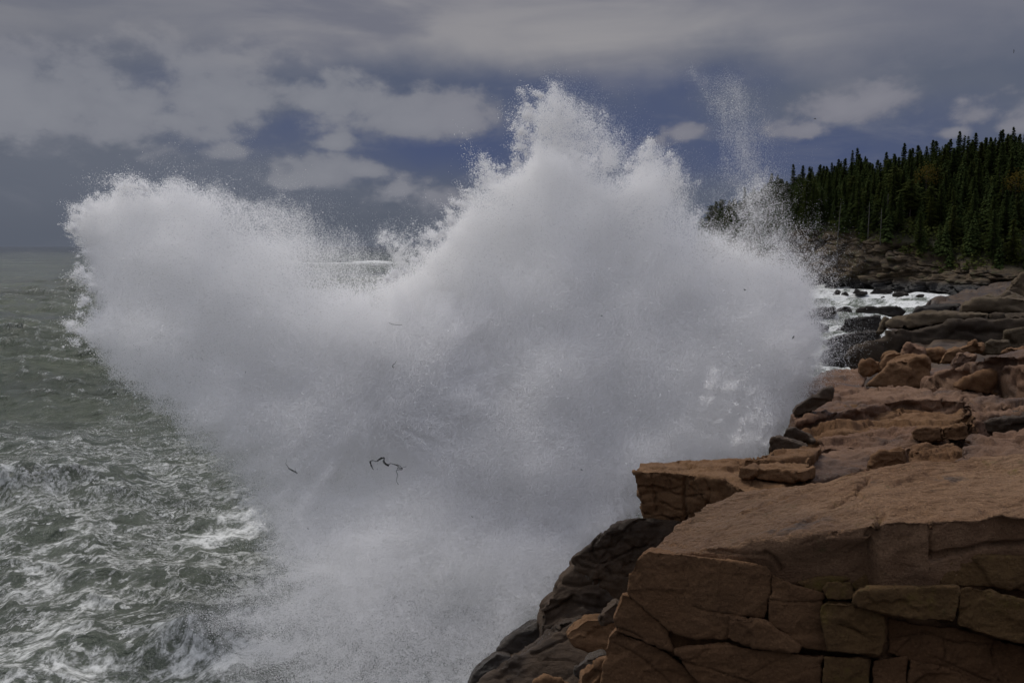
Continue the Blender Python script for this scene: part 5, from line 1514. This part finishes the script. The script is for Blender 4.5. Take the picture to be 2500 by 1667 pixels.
YK = 13.0
o0 = at_y(900, 1140, YK)
kelp = empty("kelp_strand", tuple(o0)); tag(kelp, "long torn kelp strand with twisted blades flung in front of the spray", "seaweed")
for i, (nm_, pts, w) in enumerate([
    ('blade', [(1603, 458), (1575, 410), (1555, 360), (1552, 325), (1575, 303), (1610, 306), (1640, 322)], [1, 3.2, 4.6, 4.2, 2.4, 1.2, 1.4]),
    ('blade', [(1630, 323), (1668, 312), (1700, 285), (1735, 265), (1780, 258), (1783, 275)], [1.2, 3.0, 4.6, 4.8, 4.2, 1.6]),
    ('blade', [(1784, 268), (1782, 300), (1778, 335), (1810, 360), (1845, 385), (1858, 372), (1895, 352)], [1.6, 3.4, 5.6, 6.0, 6.2, 2.6, 1.0]),
    ('stipe', [(1890, 350), (1925, 360), (1965, 370), (2010, 376), (2055, 395), (2082, 430), (2110, 418), (2160, 405)], [1.2, 1.5, 2.4, 1.6, 1.2, 1.3, 1.3, .9]),
    ('stipe', [(1965, 372), (2010, 395), (2050, 425), (2085, 440), (2080, 458), (2020, 460), (1988, 480), (2010, 540), (1996, 610), (1995, 660), (2025, 705)], [1.6, 1.8, 1.6, 2.0, 1.6, 1.6, 1.3, 1.2, .9, .8, .7]),
    ('stipe', [(2005, 455), (2012, 425), (2040, 440), (2070, 452)], [1.0, 1.3, 1.3, .8])]):
    P_, W_ = smooth_path(zp(pts), w)
    ribbon(nm_, P_, W_, YK, kelp, i, o0)
o1 = at_y(716, 1152, YK)
kelp2 = empty("kelp_scrap", tuple(o1)); tag(kelp2, "short curved scrap of kelp left of the long strand", "seaweed")
P_, W_ = smooth_path(zp([(160, 415), (185, 445), (235, 470), (285, 495), (322, 524)]), [1.2, 3.4, 4.6, 3.8, 1.2]); ribbon('blade', P_, W_, YK, kelp2, 3, o1)
P_, W_ = smooth_path(zp([(140, 285), (135, 325), (120, 350), (145, 390), (162, 415)]), [.4, .5, .6, .6, .9]); ribbon('stipe', P_, W_, YK, kelp2, 4, o1)


def lone(label, pts, w, Y, seed):
    P_, W_ = smooth_path(pts, w)
    o = ribbon("kelp_scrap", P_, W_, Y, None, seed)
    c = np.array([v.co for v in o.data.vertices]).mean(0)
    for v in o.data.vertices: v.co = v.co - Vector(c)
    o.location = c
    tag(o, label, "seaweed", "scraps of weed flung through the air")


Z7 = lambda L: [(940 + x * .03827, 860 + y * .03827) for x, y in L]
lone("thin hooked scrap of weed high in the middle of the spray", Z7([(720, 550), (640, 690), (540, 770), (480, 850), (470, 910), (540, 970), (610, 940)]), [.6, 1.0, 1.5, 1.3, 1.8, 1.8, .8], 15.5, 5)
lone("thread of weed curving above the hooked scrap", [(949, 787), (956, 791), (968, 793), (982, 793)], [.5, .8, .9, .5], 15.5, 6)
lone("black oval scrap against the right side of the spray", [(1934.5, 826), (1936.5, 823.5), (1938, 821)], [2.0, 4.0, 2.2], 15.5, 7)
lone("tiny forked dark scrap left of the black oval scrap", [(1816, 705), (1818, 708), (1821, 707)], [1.0, 2.4, 1.0], 15.5, 8)
lone("tiny dark scrap in the air above the slab's left end", [(1418, 1145), (1421, 1146.5)], [1.6, 2.4], 12.5, 9)
lone("tiny dark scrap in the lower middle of the spray", [(1151, 1260), (1154, 1261.5)], [1.4, 2.2], 12.5, 10)
lone("tiny dark scrap far up in the sky near the right edge", [(2475, 122), (2475.5, 126), (2474.5, 130)], [1.6, 2.4, 1.0], 25, 11)
lone("tiny dark scrap in the sky above the forest, on a cloud", [(1987, 290.5), (1990, 290), (1993, 291)], [.8, 2.0, .8], 25, 12)
lone("minute dark scrap near the upper middle of the spray", [(1468, 770), (1470, 771)], [1.5, 2.0], 15.5, 13)
lone("thin dark sliver left of the hooked scrap in the spray", [(598, 912), (600, 906)], [.8, 1.0], 15.5, 14)
lone("minute dark scrap low in the spray under the short curved scrap", [(751, 1289), (752.5, 1291)], [1.2, 1.6], 12.5, 15)
